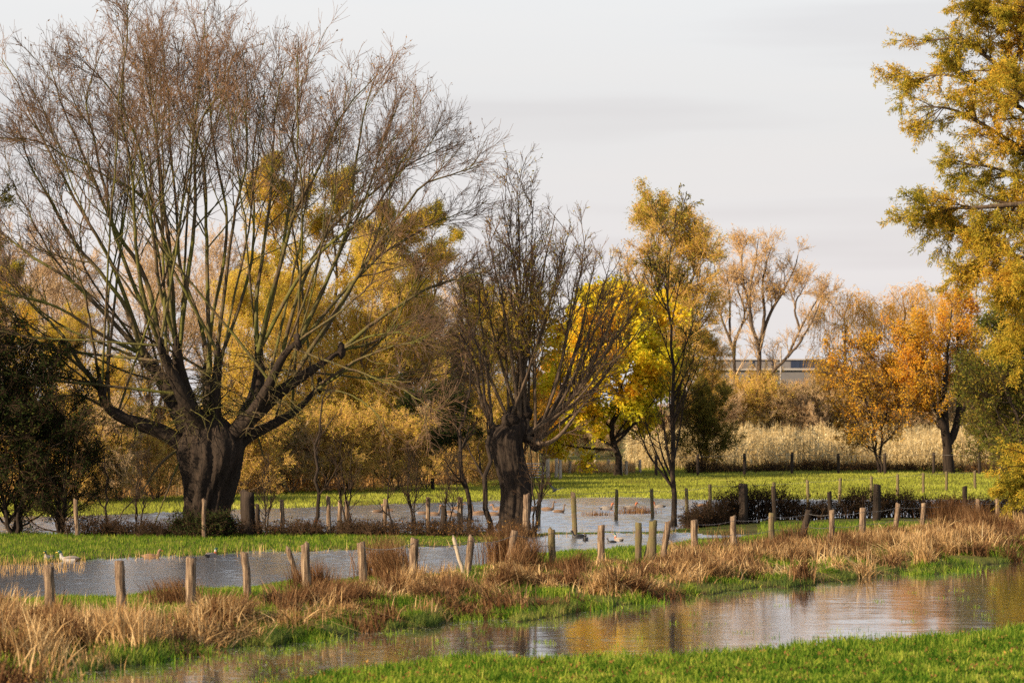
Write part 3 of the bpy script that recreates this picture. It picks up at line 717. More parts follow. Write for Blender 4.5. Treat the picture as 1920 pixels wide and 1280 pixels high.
T_bush = [make_tree(140 + k, 5.5, 7, .02, .07, (14, 8, 7, 5), (25, 60), .08, .12, dict(n=11000, size=(.08, .15), asp=.5, mat=mt, spread=.1), tw, 'bark_mid', 5, 28, .008)
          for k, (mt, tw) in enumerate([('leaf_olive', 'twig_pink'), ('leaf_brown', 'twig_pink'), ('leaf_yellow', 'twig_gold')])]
T_dark = make_tree(151, 6.3, 5.0, .02, .10, (14, 7, 6, 5), (20, 60), .06, .16, dict(n=19000, size=(.05, .10), asp=.6, mat='leaf_dark', spread=.06), 'twig_dark', 'bark_dark', 4, 18, .006)

def lab(a, b): return a + ' ' + b
rows = [
 # parts, foot px, foot py, scale, label
 (T_pink[0], -60, 905, 1.02, 'pinkish brown bare tree behind the hedge at the far left edge'),
 (T_pink[1], 60, 900, 1.0, 'pinkish bare tree behind the left limbs of the great willow'),
 (T_pink[0], 180, 895, .98, 'pinkish bare tree just left of the great willow trunk, behind the reeds'),
 (T_pink[1], 300, 902, .98, 'pale bare tree directly behind the great willow trunk'),
 (T_pink[1], 400, 893, 1.0, 'pale bare tree right behind the great willow head'),
 (T_yel[0], 10, 940, .66, 'yellow-green leafy tree low at the left edge'),
 (T_gold[0], 120, 918, .62, 'low golden tree behind the reeds at the left'),
 (T_gold[1], 235, 922, .50, 'small golden-leaved tree left of the big trunk'),
 (T_yel[1], 500, 905, 1.12, 'tall yellow-green tree rising behind the right limbs of the great willow'),
 (T_gold[0], 450, 915, .80, 'golden twiggy tree just right of the big trunk'),
 (T_yel[0], 620, 902, 1.10, 'tall yellow tree between the two pollard willows, left one'),
 (T_gold[1], 560, 912, .86, 'golden fine-twigged tree behind the slim hedge tree'),
 (T_gold[0], 680, 910, .93, 'golden fine-twigged tree midway between the two pollard willows'),
 (T_yel[1], 720, 900, .98, 'tall yellow-green tree behind the dark evergreen'),
 (T_yel[0], 820, 896, 1.0, 'yellow tree with loose top left of the smaller pollard'),
 (T_gold[1], 790, 908, .80, 'golden bare-twigged tree over the dark evergreen'),
 (T_gold[0], 890, 900, .80, 'golden tree directly left of the smaller pollard trunk'),
 (T_gold[1], 980, 893, .72, 'golden tree behind the smaller pollard head'),
 (T_pink[0], 870, 893, .90, 'pale bare tree behind the smaller pollard'),
]
for k, (pt, px, py, sc, lb) in enumerate(rows):
    place_tree(pt, 'bare_tree' if pt in T_pink else 'autumn_tree', lb, 'tree', px, py, k, sc, G_BACK)

T_vase = make_tree(160, 8.5, 5, .06, .2, (30, 6, 5, 4), (12, 30), .05, .05, dict(n=5000, size=(.08, .14), asp=.3, mat='leaf_yellow', spread=.1), 'bark_pale', 'bark_pale', 3, 10, .008, prof='vase')
place_tree(T_vase, 'pollard_tree', 'pale-stemmed pollard with slanting straw-coloured poles left of the smaller willow', 'tree', 838, 905, 3, 1.0)
T_ever = make_tree(155, 5.0, 4.0, .42, .09, (20, 8, 8, 4), (50, 85), .0, .12, dict(n=26000, size=(.05, .10), asp=.6, mat='leaf_dark', spread=.08), 'twig_dark', 'bark_dark', 1, 0, .006)
place_tree(T_ever, 'evergreen_tree', 'dark green tree standing before the golden trees between the pollards', 'tree', 812, 925, 5, .95)
place_tree(T_dark, 'evergreen_shrub', 'large dark evergreen shrub filling the lower left edge', 'shrub', 30, 1003, 6, 1.0)
place_tree(T_dark, 'evergreen_shrub', 'lower dark shrub left of the small weathered fence post', 'shrub', 115, 1004, 7, .72)
place_tree(T_dark, 'evergreen_shrub', 'dark shrub half out of frame at the far left', 'shrub', -60, 1003, 8, 1.15)

# tall thin-leaved tree cut by the left edge
T_left = make_tree(170, 16.5, 5.0, .2, .2, (30, 8, 7, 4), (30, 60), .05, .08, dict(n=26000, size=(.10, .16), asp=.25, mat='leaf_olive', spread=.04), 'twig_dark', 'bark_mid', 1, 0, .006)
place_tree(T_left, 'willow_tree', 'tall thin leafy tree cut off by the left edge', 'tree', -62, 1004, 2, 1.0)
# slender sapling standing right of the pollards
T_slim = make_tree(182, 10.9, 5.6, .14, .10, (26, 5, 5, 2), (18, 40), .10, .05, dict(n=1900, above=5.0, size=(.08, .14), asp=.4, mat='leaf_olive', spread=.03, hang=.3), 'twig_dark', 'bark_dark', 1, 0, .006, prof='vase', wob=.004)
place_tree(T_slim, 'alder_tree', 'slender upright half-bare tree with dark stem beside the pond', 'tree', 1263, 986, 4, 1.0)
T_dl = make_tree(183, 3.5, 3.5, .15, .05, (16, 7, 6, 3), (30, 60), .05, .1, dict(n=13000, size=(.07, .13), asp=.5, mat='leaf_olive', spread=.08), 'twig_dark', 'bark_dark', 2, 12, .006)

# yellow maple, its foot hidden behind the meadow fence
T_maple = make_tree(190, 9.2, 8.0, .15, .20, (28, 8, 8, 4), (45, 80), .05, .08, dict(n=44000, size=(.16, .28), asp=.75, mat='leaf_maple', spread=.16, hang=.1), 'bark_mid', 'bark_dark', 1, 0, .008)
place_tree(T_maple, 'maple_tree', 'bright yellow and orange maple behind the meadow fence', 'tree', 1158, 897, 3, 1.02, rz=.9)
place_tree(T_oliv, 'autumn_tree', 'darker green-brown tree pressed against the right side of the yellow maple', 'tree', 1318, 889, 5, .66)
T_or = make_tree(195, 8, 5, .1, .14, (20, 8, 7, 4), (35, 70), .06, .1, dict(n=30000, size=(.10, .18), asp=.6, mat='leaf_orange', spread=.1), 'bark_mid', 'bark_dark', 1, 0, .007)
place_tree(T_or, 'autumn_tree', 'rust-orange tree glimpsed between the smaller pollard and the yellow maple', 'tree', 1045, 880, 9, .85)
# tall willow behind, pale grey and gold
T_grey = make_tree(200, 17.8, 6.8, .2, .28, (30, 9, 8, 5), (20, 45), .06, .08, dict(n=36000, size=(.10, .18), asp=.3, mat='leaf_willow', spread=.15, hang=.6), 'twig_gold', 'bark_mid', 2, 6, .008)
place_tree(T_grey, 'willow_tree', 'tall pale gold willow behind the slender half-bare tree', 'tree', 1262, 872, 1, 1.24)
place_tree(T_grey, 'willow_tree', 'lower gold willow right of the tall pale gold willow', 'tree', 1330, 868, 2, .66)

# hand-laid bare trees with tufted tops
def far_bare(stems, name, label, basepx, basepy, leafn, seed, n1=9, W=1.0):
    rng = R(seed); Y0 = dist(basepy); base = P(basepx, basepy, Y0); base[2] = 0
    gt, gb, gl = Geo(), Geo(), Geo()
    PP = np.array([px_path(p, Y0, 20, d) for p, r, d in stems]); PP = PP + np.cumsum(rng.normal(0, .03, PP.shape), 1)
    PR = np.array([r * .6 * (1 - np.linspace(0, 1, 20)) ** .8 + .02 for p, r, d in stems]); gt.add(*tubes(PP, PR, 7))
    L1, R1 = grow(PP, PR, n1 * 2, rng, (.38, 1), (20, 50), (1.2 * W, 3.4 * W), 9, .07, .12, .45, .014, .4); gb.add(*tubes(L1, R1, 5))
    L2, R2 = grow(L1, R1, 8, rng, (.25, 1), (20, 55), (.8, 1.6), 6, .06, .14, .6, .012, .3); gb.add(*tubes(L2, R2, 3))
    L3, R3 = grow(L2, R2, 6, rng, (.2, 1), (20, 55), (.35, .8), 4, .04, .14, .7, .009, .2); gb.add(*tubes(L3, R3, 3))
    V, Q, rn = leaves(L3[L3[:, -1, 2] > 11], leafn // 2, rng, (.10, .18), .5, .06, .2, .3); gl.add(V, Q, rn)
    root_local([gt, gb, gl], base)
    t = thing(name, label, 'tree', base, group='bare trees with tufted tops by the grey building')
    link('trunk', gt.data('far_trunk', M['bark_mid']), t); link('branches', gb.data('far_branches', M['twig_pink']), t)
    link('foliage', gl.data('far_leaves', M['leaf_orange'], False, True), t)
far_bare([([(1382, 853), (1376, 700), (1372, 650), (1352, 590), (1345, 530), (1340, 490)], .30, -1), ([(1376, 680), (1378, 640), (1395, 590), (1385, 540), (1375, 500)], .2, 1),
          ([(1372, 650), (1370, 600), (1368, 550), (1362, 505)], .18, 0)],
         'bare_tree', 'short forked bare tree on the left of the trio by the grey building', 1382, 853, 1800, 41, 6, .7)
far_bare([([(1422, 853), (1420, 740), (1424, 660), (1408, 610), (1404, 550), (1414, 500), (1420, 445)], .42, -1), ([(1424, 660), (1440, 600), (1462, 560), (1490, 510), (1500, 470)], .26, 1),
          ([(1424, 650), (1432, 590), (1430, 530), (1440, 480), (1450, 455)], .24, -.5), ([(1408, 600), (1395, 540), (1390, 490), (1395, 460)], .2, 1.5)],
         'bare_tree', 'tallest bare tree with rusty tufted crown by the grey building', 1422, 853, 4200, 42, 7, .75)
far_bare([([(1436, 853), (1440, 720), (1475, 670), (1508, 600), (1530, 560), (1545, 535)], .30, 1), ([(1475, 670), (1500, 640), (1520, 610), (1535, 570), (1555, 550)], .16, -1), ([(1500, 620), (1492, 580), (1505, 545), (1515, 525)], .15, 0)],
         'bare_tree', 'bare tree leaning right in front of the grey building', 1436, 853, 1800, 43, 6, .65)

T_weep = make_tree(210, 13.5, 7.5, .35, .25, (13, 6, 4, 4), (35, 75), .03, .1, dict(n=13000, size=(.12, .2), asp=.3, mat='leaf_orange', spread=.03, hang=1.2), 'twig_gold', 'bark_mid', 1, 0, .008, weep=3.4, prof='round')
G_W = 'weeping willows behind the corn'
place_tree(T_weep, 'weeping_willow', 'golden weeping willow behind the orange tree', 'tree', 1600, 851, 1, 1.0, G_W)
place_tree(T_weep, 'weeping_willow', 'golden weeping willow between the orange tree and the oak crown', 'tree', 1672, 850, 4, 1.04, G_W)
place_tree(T_weep, 'weeping_willow', 'golden weeping willow peeping over the oak crown', 'tree', 1755, 848, 7, 1.02, G_W)

# oak at the field corner
def field_oak():
    rng = R(51); Y0 = dist(893); base = P(1777, 893, Y0); base[2] = .2
    gt, gb, gl = Geo(), Geo(), Geo()
    stems = [([(1779, 896), (1778, 850), (1776, 820), (1762, 780), (1740, 740), (1700, 690)], .40, -.8), ([(1777, 830), (1768, 790), (1762, 740), (1752, 680), (1745, 600)], .26, .8),
             ([(1777, 830), (1772, 770), (1775, 700), (1785, 620), (1790, 570)], .25, -1.2), ([(1778, 830), (1795, 790), (1800, 720), (1815, 660), (1835, 610)], .26, 1),
             ([(1762, 800), (1735, 770), (1700, 750), (1680, 740)], .16, 1.2), ([(1795, 790), (1820, 740), (1845, 700), (1860, 690)], .16, -1), ([(1790, 745), (1800, 690), (1805, 620), (1815, 575)], .18, 0), ([(1765, 760), (1740, 690), (1715, 640), (1700, 610)], .18, -1.5), ([(1745, 760), (1700, 720), (1670, 680)], .13, 2)]
    PP = np.array([px_path(p, Y0, 18, d) for p, r, d in stems]); PP = PP + np.cumsum(rng.normal(0, .02, PP.shape), 1)
    PR = np.array([r * .85 * (1 - np.linspace(0, 1, 18)) ** .9 + .015 for p, r, d in stems]); gt.add(*tubes(PP, PR, 8))
    L1, R1 = grow(PP, PR, 24, rng, (.35, 1), (25, 70), (1.0, 2.8), 9, .06, .12, .5, .012, .4); gb.add(*tubes(L1, R1, 5))
    L2, R2 = grow(L1, R1, 9, rng, (.2, 1), (25, 55), (.35, .85), 6, .04, .14, .6, .008, .3); gb.add(*tubes(L2, R2, 3))
    V, Q, rn = leaves(L2, 34000, rng, (.09, .15), .6, .12, .2, .3); gl.add(V, Q, rn)
    root_local([gt, gb, gl], base)
    t = thing('oak_tree', 'wide-crowned oak with thick dark forked trunk and sparse orange leaves at the cornfield edge', 'tree', base)
    link('trunk', gt.data('oak_trunk', M['bark_dark']), t); link('branches', gb.data('oak_branches', M['bark_pale']), t)
    link('foliage', gl.data('oak_leaves', M['leaf_orange'], False, True), t)
field_oak()
T_small = make_tree(220, 8.2, 6.2, .12, .12, (22, 8, 7, 4), (30, 65), .06, .1, dict(n=13000, size=(.09, .16), asp=.6, mat='leaf_orange', spread=.1), 'bark_mid', 'bark_dark', 2, 8, .007)
place_tree(T_small, 'autumn_tree', 'smaller orange-leaved tree with twin dark stems left of the oak', 'tree', 1650, 893, 4, 1.0)
place_tree(T_deep, 'autumn_tree', 'dense olive-green tree behind the foot of the right-edge willow', 'tree', 1925, 945, 2, 1.15)
place_tree(T_deep, 'autumn_tree', 'olive tree just right of the oak trunk at the meadow edge', 'tree', 1880, 905, 6, .9)

G_B = 'shrubs in the thicket behind the cornfield'
for k, (px, py, sc, ty, lb) in enumerate([
    (1330, 855, .9, 1, 'brown-twigged shrub at the left end of the thicket behind the corn'), (1395, 853, 1.05, 2, 'pale orange-yellow shrub in front of the grey building wall'),
    (1445, 853, .80, 0, 'olive shrub under the leaning bare tree'), (1500, 853, .78, 1, 'rust-brown shrub in the middle of the thicket behind the corn'),
    (1550, 852, .86, 0, 'olive shrub right of the grey building'), (1605, 852, .92, 1, 'brown shrub beside the orange tree crown'), (1480, 846, .9, 1, 'pinkish shrub right against the grey building'),
    (1560, 845, 1.05, 1, 'tall pinkish shrub at the right corner of the grey building'), (1660, 851, .95, 0, 'olive shrub behind the small orange tree'), (1720, 851, .95, 1, 'brown shrub between the orange tree and the oak'),
    (1830, 850, 1.0, 0, 'olive shrub behind the oak at right'), (1640, 845, 1.1, 1, 'tall brown shrub below the weeping willows'), (1900, 850, 1.0, 1, 'brown shrub behind the right-edge willow')]):
    place_tree(T_bush[ty], 'shrub', lb, 'shrub', px, py, 60 + k, sc, G_B)
for k, (px, py, sc, ty, lb) in enumerate([
    (1010, 862, .55, 0, 'low dark shrub beyond the metal gate'), (1085, 860, .52, 1, 'low brown shrub beyond the meadow fence'), (1150, 861, .55, 0, 'low shrub behind the maple trunk'), (1225, 866, .6, 1, 'low brown shrub right of the maple trunk'),
    (930, 866, .8, 2, 'golden shrub behind the smaller pollard trunk'), (700, 893, .75, 2, 'golden shrub behind the lone dark trunk'), (560, 895, .75, 2, 'golden shrub right of the great willow trunk'), (300, 900, .7, 2, 'golden shrub left of the great willow trunk'), (160, 900, .75, 2, 'golden shrub by the left reeds'), (640, 885, .8, 1, 'brown-twigged shrub in the golden thicket'), (440, 890, .8, 1, 'brown-twigged shrub just behind the big trunk')]):
    place_tree(T_bush[ty], 'shrub', lb, 'shrub', px, py, 90 + k, sc, 'shrubs along the far side of the meadow')
for k, (px, py, sc, ty, lb) in enumerate([
    (60, 938, .6, 2, 'golden shrub behind the dark evergreen shrubs'), (170, 940, .5, 2, 'golden shrub at the meadow edge by the slim left sapling'), (225, 938, .62, 0, 'olive shrub at the meadow edge left of the great willow trunk'),
    (290, 934, .5, 2, 'golden shrub at the meadow edge beside the great willow trunk'), (455, 926, .6, 2, 'golden shrub at the meadow edge just right of the great willow trunk'), (500, 922, .66, 2, 'golden shrub at the meadow edge by the dark square post'),
    (548, 922, .5, 0, 'small olive shrub at the meadow edge'), (610, 920, .62, 2, 'golden shrub at the meadow edge right of the slim hedge tree'), (655, 918, .55, 2, 'small golden shrub left of the lone dark trunk'),
    (742, 918, .6, 2, 'golden shrub right of the lone dark trunk'), (800, 914, .55, 0, 'small olive shrub under the dark green tree'), (850, 908, .6, 2, 'golden shrub at the foot of the pale-stemmed pollard'), (905, 905, .5, 2, 'golden shrub at the meadow edge by the gate')]):
    place_tree(T_bush[ty], 'shrub', lb, 'shrub', px, py + 9, 190 + k, sc, 'shrubs along the meadow edge')
# far bare copse beyond the building
for k, (px, sc, lb) in enumerate([(1490, .62, 'faint bare tree rising over the flat roof'), (1530, .50, 'small faint bare tree over the right end of the roof'), (1350, .7, 'faint bare tree left of the grey building')]):
    place_tree(T_pink[k % 2], 'bare_tree', lb, 'tree', px, 823, 120 + k, sc, 'faint trees beyond the building')

# slim hedge trees along the near side of the pond
G_S = 'slim saplings in the old hedge'
T_sap = [make_tree(230 + k, 6, 2.8, .25, .075, (11, 4, 3, 0), (20, 50), .07, .09, None, 'twig_dark', 'bark_dark', st, 9, .006, prof='vase') for k, st in enumerate((1, 3))]
for k, (px, py, H, ty, lb) in enumerate([
    (205, 1005, 3.6, 0, 'slim dark sapling left of the great willow'), (588, 1006, 5.6, 0, 'dark-stemmed sapling right of the great willow trunk'), (775, 1004, 3.4, 1, 'thin multi-stemmed bush among the middle fence posts'),
    (655, 1006, 3.8, 1, 'thin forked sapling among the posts midway between the pollards'), (738, 1006, 2.8, 0, 'small bare sapling right of midway between the pollards'), (500, 1007, 3.0, 1, 'twiggy sapling just right of the dark square post'),
    (255, 1006, 3.2, 1, 'twiggy multi-stemmed sapling left of the great willow roots'), (835, 1007, 3.0, 1, 'small twiggy sapling by the dark stubby post'), (1003, 1004, 4.2, 1, 'thin leaning stems just right of the pollard trunk'),
    (882, 1006, 6.5, 0, 'slim mossy tree just left of the smaller pollard'), (919, 1005, 7.5, 0, 'slim straight stem close beside the pollard trunk'), (700, 922, 3.6, 0, 'lone dark trunk in the reeds')]):
    place_tree(T_sap[ty], 'sapling', lb, 'tree', px, py, 140 + k, H / 6, G_S)

# ------------------------------------------------------------------ old hedges and brambles
def hedge(name, label, path, hts, nst, nleaf, seed, mat='leaf_bramble', twig='twig_dark', width=.5, ls=(.04, .08), lean=.25, cat='hedge'):
    """path: (px, py) foot points; hts: height (m) at each"""
    rng = R(seed); a = np.array(path, float)
    u = rng.random(nst) * (len(a) - 1); u = np.sort(u)
    px = np.interp(u, np.arange(len(a)), a[:, 0]); py = np.interp(u, np.arange(len(a)), a[:, 1]); h = np.interp(u, np.arange(len(a)), hts)
    h = h * (.6 + .5 * (.5 + .5 * np.sin(px * .045 + seed) * np.sin(px * .017)) + rng.normal(0, .12, nst))
    Y = dist(py) + rng.normal(0, width, nst); X = (px - 960) / F * Y
    Z = gh(X, Y); K = 8; s = np.linspace(0, 1, K)
    d = rng.normal(0, lean, (nst, 2))
    p = np.stack([X[:, None] + d[:, :1] * h[:, None] * s ** 1.3, Y[:, None] + d[:, 1:] * h[:, None] * s ** 1.3, Z[:, None] - .05 + h[:, None] * s * (1 - .1 * s)], -1) + np.cumsum(rng.normal(0, .015, (nst, K, 3)), 1)
    r = .011 * (1 - s)[None] * np.ones((nst, 1)) + .005
    base = np.array([X.mean(), Y.mean(), 0]); gb, gl = Geo(), Geo()
    gb.add(*tubes(p, r, 4))
    L1, R1 = grow(p, r, 6, rng, (.1, 1), (25, 75), (.2, .55), 6, .0, .2, .7, .004, .2); gb.add(*tubes(L1, R1, 3))
    L2, R2 = grow(L1, R1, 3, rng, (.1, 1), (25, 70), (.1, .3), 4, .0, .2, .7, .003, .2); gb.add(*tubes(L2, R2, 3))
    V, Q, rn = leaves(L2, nleaf, rng, ls, .7, .03, .2, .2); gl.add(V, Q, rn)
    root_local([gb, gl], base)
    t = thing(name, label, cat, base)
    link('branches', gb.data(name + '_branches', M[twig]), t); link('foliage', gl.data(name + '_leaves', M[mat], False, True), t)
hedge('hedge', 'dark leafy bramble hedge behind the right end of the post row', [(1290, 990), (1330, 985), (1400, 980), (1520, 980), (1650, 978), (1780, 975), (1960, 975)], [.4, 1.15, 1.3, .8, .9, .7, .65], 800, 15000, 61)
hedge('hedge', 'sparse dark bramble hedge at the foot of the great willow', [(120, 1006), (250, 1006), (330, 1006), (480, 1006), (640, 1006), (720, 1005)], [.7, .35, .35, .35, .3, .25], 380, 4000, 62)
hedge('hedge', 'low thin bramble growth between the two pollard trunks', [(720, 1005), (800, 1006), (870, 1007), (950, 1008), (1000, 1006)], [.4, .35, .3, .3, .3], 150, 1200, 63, 'leaf_brown')
hedge('ivy_bush', 'dark ivy growing over the roots of the great willow', [(335, 1009), (385, 1011), (430, 1009)], [.7, .55, .6], 160, 7000, 64, 'leaf_dark', width=.15, cat='bush')
hedge('weed_strip', 'dark brown weeds along the front of the cornfield', [(1290, 893), (1400, 890), (1550, 888), (1700, 888), (1880, 893)], [.8, .35, .6, .3, .8], 700, 3500, 65, 'leaf_brown', width=.8, ls=(.08, .14), cat='weeds')

# ------------------------------------------------------------------ reeds and maize (nobody could count them)
def band(n, u0, u1, ya, yb, rng):
    """n points spread over the ground between columns u0..u1 and foot rows ya..yb (functions or numbers)"""
    u = rng.uniform(u0, u1, n)
    a = ya(u) if callable(ya) else np.full(n, dist(ya)); b = yb(u) if callable(yb) else np.full(n, dist(yb))
    Y = a + (b - a) * rng.random(n); X = (u - 960) / F * Y
    return X, Y

def stuff(name, label, g, mat):
    o = link(name, g.data(name, M[mat], False, True)); kind(o, 'stuff', label); return o

rng = R(70); g = Geo()
n = 70000; X, Y = band(n, -120, 1010, 948, 893, rng); u = 960 + F * X / Y
keepm = Y > np.interp(u, [-120, 150, 430, 640, 860, 1010], [dist(948), dist(946), dist(934), dist(926), dist(914), dist(900)]); X, Y = X[keepm], Y[keepm]; n = len(X)
cl = .35 + .65 * np.clip(np.sin(X * .9 + 2 * np.sin(Y * .5)) * np.sin(Y * .8 + X * .3) + .5, 0, 1)
h = rng.uniform(.8, 2.3, n) * cl; pos = np.stack([X, Y, gh(X, Y)], -1)
g.add(*blades(pos, h, rng.uniform(.02, .05, n), np.abs(rng.normal(.25, .3, n)), rng, 3))
X, Y = band(5000, 1030, 1190, 893, 886, rng); n = len(X); pos = np.stack([X, Y, gh(X, Y)], -1)
g.add(*blades(pos, rng.uniform(.3, .75, n), rng.uniform(.02, .04, n), np.abs(rng.normal(.3, .2, n)), rng, 3))
stuff('reeds', 'golden dry reeds along the far side of the meadow', g, 'reed')

rng = R(71); g = Geo()
n = 7000; X, Y = band(n, 1180, 2050, 886, 856, rng); X = np.round(X / .35) * .35 + rng.normal(0, .07, n)
H_ = rng.uniform(1.5, 2.4, n) * (1 + .14 * np.sin(X * .55 + 2 * np.sin(Y * .4)) + .08 * np.sin(X * 1.9)); Z = gh(X, Y); K = 5; s = np.linspace(0, 1, K)
d = rng.normal(0, .07, (n, 2))
sp_ = np.stack([X[:, None] + d[:, :1] * H_[:, None] * s, Y[:, None] + d[:, 1:] * H_[:, None] * s, Z[:, None] + H_[:, None] * s], -1)
V, Q = tubes(sp_, .014 * (1.1 - .6 * s)[None] * np.ones((n, 1)), 3); g.add(V, Q, np.repeat(rng.random(n), 3 * (K - 1)))
# broad drooping maize leaves
m = n * 9; i = rng.integers(0, n, m); f = rng.uniform(.2, .95, m)
p0 = np.stack([X[i] + d[i, 0] * H_[i] * f, Y[i] + d[i, 1] * H_[i] * f, Z[i] + H_[i] * f], -1)
az = rng.uniform(0, 2 * pi, m); L = rng.uniform(.35, .75, m); V = []
for k in range(4):
    t = k / 3; c = p0 + np.stack([np.cos(az) * L * t * .8, np.sin(az) * L * t * .8, L * (.55 * t - 1.0 * t * t * rng.uniform(.6, 1.3, m))], -1)
    wv = (.07 * (1 - .8 * t * t)) * rng.uniform(.6, 1.1, m); sdv = np.stack([-np.sin(az), np.cos(az), rng.uniform(-.6, .6, m)], -1) * wv[:, None] * .5
    V += [c - sdv, c + sdv]
V = np.stack(V, 1); q = np.array([[2 * k, 2 * k + 1, 2 * k + 3, 2 * k + 2] for k in range(3)])
g.add(V.reshape(-1, 3), (np.arange(m)[:, None, None] * 8 + q[None]).reshape(-1, 4), np.repeat(rng.random(m), 3))
stuff('maize_crop', 'dry cream-coloured maize standing in the field behind the meadow fence', g, 'corn')

# ------------------------------------------------------------------ grass
rng = R(72)
g = Geo()
# the nearest meadow edge
n = 80000; u = rng.uniform(-120, 2040, n); a = np.full(n, 39.5); b = S_near(u) + .25
Y = a + (b - a) * rng.random(n); X = (u - 960) / F * Y; cl = .6 + .55 * np.clip(np.sin(X * 3.1 + np.sin(Y * 2.3) * 2) * np.sin(Y * 2.9 + X), 0, 1)
edge = (b - .25 - Y); thin = rng.random(n) < np.clip(.10 + edge * .4 + .25 * np.sin(X * 2.2 + np.sin(Y * 3)) , 0.02, 1); X, Y, cl = X[thin], Y[thin], cl[thin]; n = len(X)
pos = np.stack([X, Y, np.maximum(gh(X, Y), -.05)], -1)
g.add(*blades(pos, rng.uniform(.06, .19, n) * cl, rng.uniform(.014, .040, n), np.abs(rng.normal(.5, .4, n)), rng, 2))
n = 16000; u = rng.uniform(-120, 2040, n); b = S_near(u); Y = b + .3 - np.abs(rng.normal(0, 1.6, n)); X = (u - 960) / F * Y
pos = np.stack([X, Y, np.maximum(gh(X, Y), -.05)], -1)
g.add(*blades(pos, rng.uniform(.10, .24, n), rng.uniform(.012, .03, n), np.abs(rng.normal(.4, .3, n)), rng, 3))
stuff('grass', 'bright green grass on the near meadow edge', g, 'grass_green')
g = Geo(); n = 2600; u = rng.uniform(-120, 2040, n); Y = 40 + (S_near(u) + .3 - 40) * rng.random(n); X = (u - 960) / F * Y
c = np.stack([X, Y, np.maximum(gh(X, Y), 0) + rng.uniform(.03, .12, n)], -1)
V, Q, rn = leaves(np.stack([c, c + .001], 1), n, rng, (.03, .07), .6, .01, 0, 0); g.add(V, Q, rn)
stuff('fallen_leaves', 'fallen brown and yellow leaves caught in the near grass', g, 'leaf_brown')
# tufts standing in the shallow water
g = Geo(); k = 330; u = np.concatenate([rng.uniform(420, 1000, 150), rng.uniform(1000, 1950, 100), rng.uniform(0, 560, 80)]); k0 = k; vv = rng.random(k) ** np.where(np.arange(k) < 250, 3.2, .5)
a = S_near(u); b = S_bank0(u); Y = a + (b - a) * vv; X = (u - 960) / F * Y; m = rng.integers(4, 22, k); i = np.repeat(np.arange(k), m); n = len(i)
pos = np.stack([X[i] + rng.normal(0, .09, n), Y[i] + rng.normal(0, .12, n), np.full(n, -.02)], -1)
g.add(*blades(pos, rng.uniform(.04, .13, n), rng.uniform(.006, .014, n), np.abs(rng.normal(.5, .4, n)), rng, 2))
stuff('water_grass', 'green grass tips poking out of the shallow water', g, 'grass_green')
# floating scraps
g = Geo(); n = 9000; u = rng.uniform(-100, 2020, n); vv = np.where(rng.random(n) < .5, rng.random(n) ** 2.5, 1 - rng.random(n) ** 2.5)
a = S_near(u); b = S_bank0(u); Y = a + (b - a) * vv; X = (u - 960) / F * Y
ok = rng.random(n) < np.where(u < 900, 1, .45); X, Y = X[ok], Y[ok]; n = len(X)
r_ = rng.uniform(.006, .022, n); an = rng.uniform(0, pi, n); c = np.stack([X, Y, np.full(n, .004)], -1)
V = np.stack([c + np.stack([np.cos(an + q_) * r_ * (2 if q_ in (0, pi) else 1), np.sin(an + q_) * r_, 0 * r_], -1) for q_ in (0, pi / 2, pi, 3 * pi / 2)], 1)
g.add(V.reshape(-1, 3), np.arange(n * 4).reshape(n, 4), rng.random(n))
stuff('floating_scraps', 'pale floating scraps on the near water', g, 'floating')

# bank: green fringe at the water, short grass behind
g = Geo(); n = 60000; u = rng.uniform(-120, 2040, n); b0, b1 = S_bank0(u), np.minimum(S_bank1(u), S_bank0(u) + 22)
Y = b0 + np.abs(rng.normal(0, .9, n)) - .8; X = (u - 960) / F * Y; ok = (gh(X, Y) > -.1) & (rng.random(n) < np.clip(.5 + .5 * np.sin(X * .8 + 1.7 * np.sin(X * .37)) * np.sin(X * 2.3 + Y), .2, 1)); X, Y = X[ok], Y[ok]; n = len(X)
pos = np.stack([X, Y, np.maximum(gh(X, Y), -.03)], -1)
g.add(*blades(pos, rng.uniform(.06, .24, n) * (.4 + .7 * np.abs(np.sin(X * 1.3))), rng.uniform(.008, .018, n), np.abs(rng.normal(.45, .35, n)), rng, 2))
stuff('bank_grass', 'dark green grass fringing the bank at the water', g, 'grass_bank')
g = Geo(); n = 130000; u = rng.uniform(-120, 2040, n); b0, b1 = S_bank0(u), np.where(u > 1420, dist(990), S_bank1(u))
Y = b0 + (b1 - b0) * (.18 + .84 * rng.random(n)); X = (u - 960) / F * Y
pos = np.stack([X, Y, np.maximum(gh(X, Y), -.05)], -1)
g.add(*blades(pos, rng.uniform(.03, .13, n), rng.uniform(.01, .02, n), np.abs(rng.normal(.3, .25, n)), rng, 2))
n = 50000; u = rng.uniform(-120, 1400, n); d0 = np.maximum(S_mid(u), S_bank1(u)); d1 = np.maximum(S_pond0(u), d0 + 1)
Y = d0 - .3 + (d1 - d0 + .3) * rng.random(n); X = (u - 960) / F * Y
pos = np.stack([X, Y, np.maximum(gh(X, Y), -.05)], -1)
g.add(*blades(pos, rng.uniform(.04, .13, n) * np.interp(u, [650, 760, 940, 1000], [1, .45, .35, .12]), rng.uniform(.01, .022, n), np.abs(rng.normal(.3, .25, n)), rng, 2))
stuff('meadow_grass', 'green grass on the strips between the waters', g, 'grass_green')
